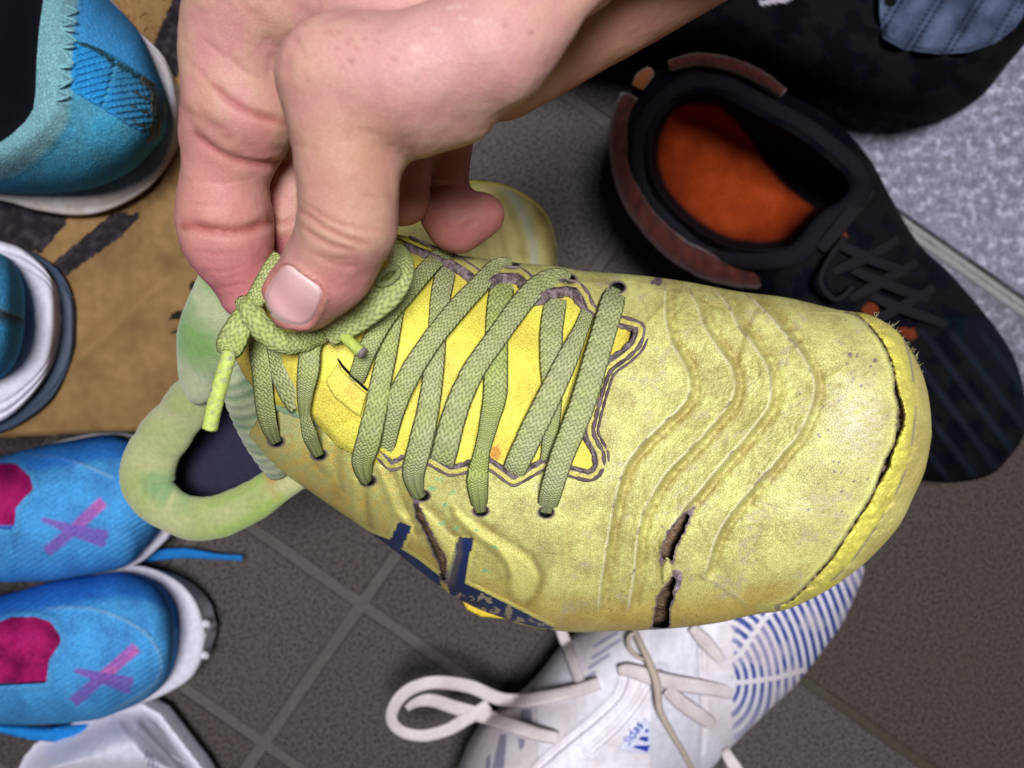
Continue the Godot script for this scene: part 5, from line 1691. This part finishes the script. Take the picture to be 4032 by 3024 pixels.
func make_black_trainer() -> void:
	var root := thing("trainer", "black trainer with orange insole and rust suede collar on the floor", "trainer", Vector3(0.22, 0, -0.05))
	var rows := [[2500, 345, 2440, 420], [2560, 280, 2412, 545], [2660, 232, 2440, 700], [2780, 215, 2500, 850], [2930, 255, 2600, 965], [3104, 350, 2740, 1060], [3285, 470, 2890, 1180], [3421, 620, 3020, 1330], [3510, 780, 3160, 1500], [3615, 955, 3300, 1680], [3740, 1075, 3460, 1820], [3870, 1225, 3640, 1893], [3975, 1370, 3790, 1898], [4025, 1500, 3910, 1865], [4042, 1620, 4000, 1770], [4040, 1690, 4036, 1710]]
	var st := stations(level(rows, .490, [.01, .05, .068, .078, .085, .090, .092, .09, .084, .074, .064, .054, .046, .036, .02, .003], 2.2, .014), 190)
	var mouth := pts([2607, 434, 2640, 400, 2715, 372, 2833, 380, 2930, 425, 3014, 470, 3149, 543, 3240, 615, 3330, 687, 3345, 740, 3300, 800, 3222, 852, 3113, 968, 3014, 985, 2920, 980, 2833, 963, 2706, 880, 2598, 762, 2557, 651, 2562, 543, 2584, 478])
	mouth = line([2607, 434, 2640, 400, 2715, 372, 2833, 380, 2930, 425, 3014, 470, 3149, 543, 3240, 615, 3325, 690, 3345, 740, 3300, 805, 3222, 860, 3113, 968, 3014, 988, 2920, 982, 2833, 960, 2706, 880, 2598, 762, 2557, 651, 2560, 543, 2584, 478, 2607, 434], 90)
	mouth.remove_at(90)
	var black := lin(26, 26, 30)
	put("upper", loft(st, 120, 14, func(x, y, u, v, top):
		var n: float = wob.get_noise_2d(x, y)
		var c := black.lerp(lin(17, 18, 22), clampf(0.5 + n, 0.0, 1.0))
		var dd: float = 0.0012 * n
		if y > 1250.0:
			c = c.lerp(lin(24, 32, 50), 0.5 * ss(0.3, 0.0, v))
			var rib: float = sin((x - 0.75 * y) * 0.055) * ss(1250.0, 1350.0, y)
			dd -= 0.0016 * rib
			c = c.lerp(lin(38, 42, 54), 0.5 * ss(0.2, 0.9, rib))
		if Vector2(x - 3300.0, (y - 930.0)).length() < 34.0 + 40.0 * n or Vector2(x - 3420.0, (y - 1215.0)).length() < 20.0 + 60.0 * n or Vector2(x - 3585.0, (y - 1320.0) * 1.6).length() < 34.0 + 50.0 * n:
			c = lin(110, 52, 30)
		return [dd, c], [mouth]), M.black, root)
	put("sole", loft(stations(level(rows, .503, [.002], 3.0, .016), 60), 20, 8, plain(lin(34, 32, 36))), M.sole, root)
	var orange := pts([2715, 365, 2800, 395, 2890, 470, 2960, 560, 3010, 640, 3070, 715, 3150, 780, 3222, 832, 3240, 960, 3120, 1010, 2800, 1020, 2500, 800, 2500, 480, 2600, 380])
	put("insole", patch(mouth, 8.0, func(x, y): return dome(st, x, y) + .004 + .080 * (1.0 - exp(minf(0.0, near(Vector2(x, y), mouth)[0]) / 48.0)), 0.0, 0.0, func(x, y):
		var o: float = near(Vector2(x, y), orange)[0]
		var e: float = near(Vector2(x, y), mouth)[0]
		var c := lin(158, 64, 30).lerp(lin(132, 50, 24), clampf(0.5 + wob.get_noise_2d(x, y), 0.0, 1.0))
		return [0.0, c.lerp(lin(30, 28, 32), maxf(ss(-6.0, 6.0, o), ss(-50.0, -28.0, e)))], 0.0), M.dark_cloth, root)
	var ring := PackedVector3Array()
	var rr := PackedFloat32Array()
	var loop := line([2590, 425, 2640, 375, 2720, 335, 2840, 340, 2940, 388, 3030, 435, 3160, 505, 3260, 580, 3350, 660, 3385, 735, 3345, 815, 3250, 880, 3140, 1000, 3020, 1022, 2915, 1018, 2820, 998, 2685, 910, 2570, 785, 2522, 660, 2528, 535, 2560, 462, 2590, 425], 110)
	for q in loop.slice(0, 110):
		ring.append(W(q.x, q.y, dome(st, q.x, q.y) + .003))
		rr.append(44.0 * .42 / F)
	put("collar", tube(ring, rr, 16, func(i, a): return [1.0 + 0.06 * wob.get_noise_2d(i * 12.0, a * 30.0), lin(30, 30, 36)], true), M.dark_cloth, root)
	for a in [[2478, 385, .440, 40, 2446, 470, .440, 42, 2440, 590, .438, 44, 2478, 750, .434, 46, 2560, 880, .432, 48, 2670, 985, .430, 50, 2820, 1060, .428, 54, 2990, 1082, .425, 56, 3110, 1058, .420, 50, 3190, 1030, .418, 34], [2632, 262, .436, 22, 2742, 236, .434, 26, 2870, 254, .430, 26, 2990, 304, .428, 26, 3085, 366, .424, 18]]:
		var b := bar(a, 60)
		put("suede_trim", tube(b[0], b[1], 14, func(i, t): return [1.0 + 0.1 * fine.get_noise_2d(i * 10.0, t * 20.0), lin(84, 40, 34).lerp(lin(48, 24, 22), clampf(0.5 + fine.get_noise_2d(i * 12.0, t * 30.0), 0.0, 1.0))]), M.fuzz, root)
	var ht := bar([2510, 345, .43, 26, 2530, 310, .428, 30, 2556, 286, .43, 24], 12)
	put("heel_tab", tube(ht[0], ht[1], 10, even(lin(130, 72, 40))), M.fuzz, root)
	var D := func(x, y): return dome(st, x, y)
	for a in [[3275, 1075, -.001, 40, 3330, 1050, .003, 46, 3420, 1010, .005, 46, 3500, 965, .002, 40, 3540, 940, -.001, 36], [3290, 955, -.001, 40, 3350, 985, .004, 46, 3450, 1030, .006, 46, 3540, 1062, .002, 40, 3580, 1075, -.001, 36],
			[3345, 1180, -.001, 40, 3400, 1150, .003, 46, 3490, 1100, .005, 46, 3570, 1055, .002, 40, 3610, 1030, -.001, 36], [3355, 1060, -.001, 40, 3420, 1090, .004, 46, 3520, 1130, .006, 46, 3610, 1165, .002, 40, 3660, 1180, -.001, 36],
			[3415, 1285, -.001, 40, 3470, 1250, .003, 44, 3560, 1200, .005, 44, 3640, 1155, .002, 40, 3680, 1130, -.001, 36], [3430, 1165, -.001, 40, 3500, 1195, .004, 44, 3590, 1230, .006, 44, 3680, 1262, .002, 40, 3730, 1280, -.001, 36],
			[3230, 985, .002, 50, 3300, 900, .006, 60, 3370, 815, .006, 60, 3430, 745, .002, 50], [3330, 930, .006, 22, 3270, 1010, .010, 24, 3230, 1110, .010, 24, 3290, 1180, .008, 24, 3360, 1130, .008, 22]]:
		put("lace", band(a, 24, D, .003, plain2b(lin(34, 34, 40))), M.cord, root)

func make_slate_boot() -> void:
	var root := thing("leather_boot", "black leather boot with slate quilted toe cut off by the top edge", "football boot", Vector3(0.25, 0, -0.25))
	var rows := [[4130, -120, 4130, -60], [4110, -250, 4105, 30], [4040, -370, 4045, 155], [3960, -420, 3965, 250], [3820, -460, 3850, 385], [3600, -470, 3670, 470], [3300, -450, 3430, 440], [2950, -420, 3150, 350], [2600, -380, 2850, 255], [2300, -350, 2500, 210], [2000, -330, 2000, 180]]  # lower edge widened: shape stands in for shadow on the granite
	var st := stations(level(rows, .485, [.004, .026, .042, .05, .058, .066, .074, .082, .088, .09, .09], 2.3, .014), 160)
	put("upper", loft(st, 140, 12, func(x, y, u, v, top):
		var n: float = wob.get_noise_2d(x, y)
		var c := lin(26, 26, 28).lerp(lin(17, 17, 18), clampf(0.5 + n, 0.0, 1.0))
		var dd: float = 0.001 * n
		if top and y < 24.0 and (x > 2990.0 and x < 3110.0 or x > 3250.0 and x < 3290.0) and y > 6.0 - 0.12 * (x - 3050.0) - 12.0 and y < 22.0 - 0.16 * (x - 3000.0):
			c = lin(196, 190, 200)
		return [dd, c]), M.black, root)
	put("quilted_toe_panel", patch(pts([3462, -150, 3464, 60, 3476, 150, 3560, 196, 3700, 214, 3820, 205, 3920, 170, 4000, 110, 4060, 10, 4080, -150]), 6.0, func(x, y): return dome(st, x, y), .0022, 0.0, func(x, y):
		var n: float = wob.get_noise_2d(x, y)
		var ph: float = fposmod((x + 0.62 * y - 3540.0) / 158.0, 1.0)
		var edge: float = minf(ph, 1.0 - ph)
		var c := lin(90, 102, 128).lerp(lin(56, 64, 84), clampf(0.4 + n, 0.0, 1.0))
		var dd: float = -0.0085 * pow(sin(PI * ph), 0.8) + 0.001 * n
		var k: float = ss(0.10, 0.07, absf(edge - 0.11)) * ss(0.30, 0.12, absf(fposmod(y / 19.0 + (0.5 if ph > 0.5 else 0.0), 1.0) - 0.5))
		c = c.lerp(lin(34, 38, 48), 0.85 * k * ss(0.06, 0.02, absf(edge - 0.10)))
		if Vector2(x - 3506.0, y - 2.0).length() < 26.0:
			c = lin(26, 24, 28)
			dd += .002
		return [dd, c], 26.0), M.black, root)
	put("sole", loft(grown(stations(level(rows, .497, [.002], 3.0, .018), 50), 8.0, 0.0, .002, .02), 24, 8, plain(lin(50, 48, 52))), M.sole, root)

func make_second_yellow() -> void:
	var root := thing("football_boot", "yellow football boot lying on the floor beneath the held one, only its toe visible", "football boot", Vector3(-0.03, 0, -0.09), "the pair of yellow football boots")
	var rows := [[2192, 985, 2192, 1015], [2182, 930, 2184, 1080], [2150, 850, 2152, 1170], [2090, 790, 2090, 1240], [2010, 745, 2000, 1300], [1920, 722, 1890, 1345], [1800, 722, 1780, 1380], [1600, 760, 1600, 1400], [1300, 830, 1300, 1400], [1180, 880, 1180, 1380]]
	var st := stations(level(rows, .490, [.003, .018, .032, .04, .046, .05, .054, .06, .066, .066], 2.2, .014), 90)
	put("upper", loft(st, 90, 12, func(x, y, u, v, top):
		var n: float = wob.get_noise_2d(x, y)
		var r := Vector2((x - 1700.0), (y - 1050.0) * 0.9).length()
		var c := lin(226, 216, 142).lerp(lin(176, 158, 92), clampf(0.2 + 0.9 * n + 0.5 * ss(430.0, 480.0, r), 0.0, 1.0))
		c = c.lerp(lin(200, 204, 196), 0.7 * bell(r - 405.0, 18.0))
		return [0.0012 * sin(r * 0.085) * ss(420.0, 350.0, r), c]), M.leather, root)
	put("sole", loft(grown(st, 10.0, .012, .001, .016), 20, 8, plain(lin(206, 186, 70))), M.rubber, root)

func make_white_shoe() -> void:
	var root := thing("shoe", "white shoe with two raised seams and grey lettering, at the bottom left corner", "shoe", Vector3(-0.25, 0, 0.24))
	var outline := pts([50, 3140, 66, 3040, 90, 2984, 136, 2930, 220, 2880, 420, 2780, 560, 2770, 633, 2812, 700, 2900, 800, 3030, 860, 3140])
	var seam := [line([470, 2850, 500, 2895, 570, 2989, 620, 3080], 12), line([540, 2850, 580, 2890, 650, 2960, 720, 3050], 12)]
	var print_a := line([580, 2975, 625, 3060], 6)
	put("upper", patch(outline, 8.0, func(x, y): return .495, 0.03, 0.012, func(x, y):
		var p := Vector2(x, y)
		var c := lin(216, 212, 226)
		var dd := 0.0
		for s in seam:
			dd -= 0.0012 * bell(near(p, s, false)[0], 12.0)
		var q: float = near(p, print_a, false)[0]
		if q < 16.0 and sin((x + y * 1.7) * 0.42) + fine.get_noise_2d(x * 3.0, y * 3.0) > 0.0:
			c = lin(120, 118, 146)
		return [dd, c], 170.0), M.synth, root)
	put("sole", patch(outline, 30.0, func(x, y): return .505, 0.0, 0.0145, plain2(lin(206, 202, 210)), 0.0), M.sole, root)

func _ready() -> void:
	set_stage()
	rng.seed = 4
	wob.seed = 31
	wob.frequency = 0.006
	wob.fractal_octaves = 4
	fine.seed = 77
	fine.frequency = 0.03
	fine.fractal_octaves = 3
	make_materials()
	var t := Time.get_ticks_msec()

	make_floor()
	make_boot()
	make_hand()
	make_second_yellow()
	make_black_trainer()
	make_slate_boot()
	make_box()
	make_cyan_sneakers()
	make_blue_boots()
	make_white_boot()
	make_white_shoe()
	print("boot ", Time.get_ticks_msec() - t)
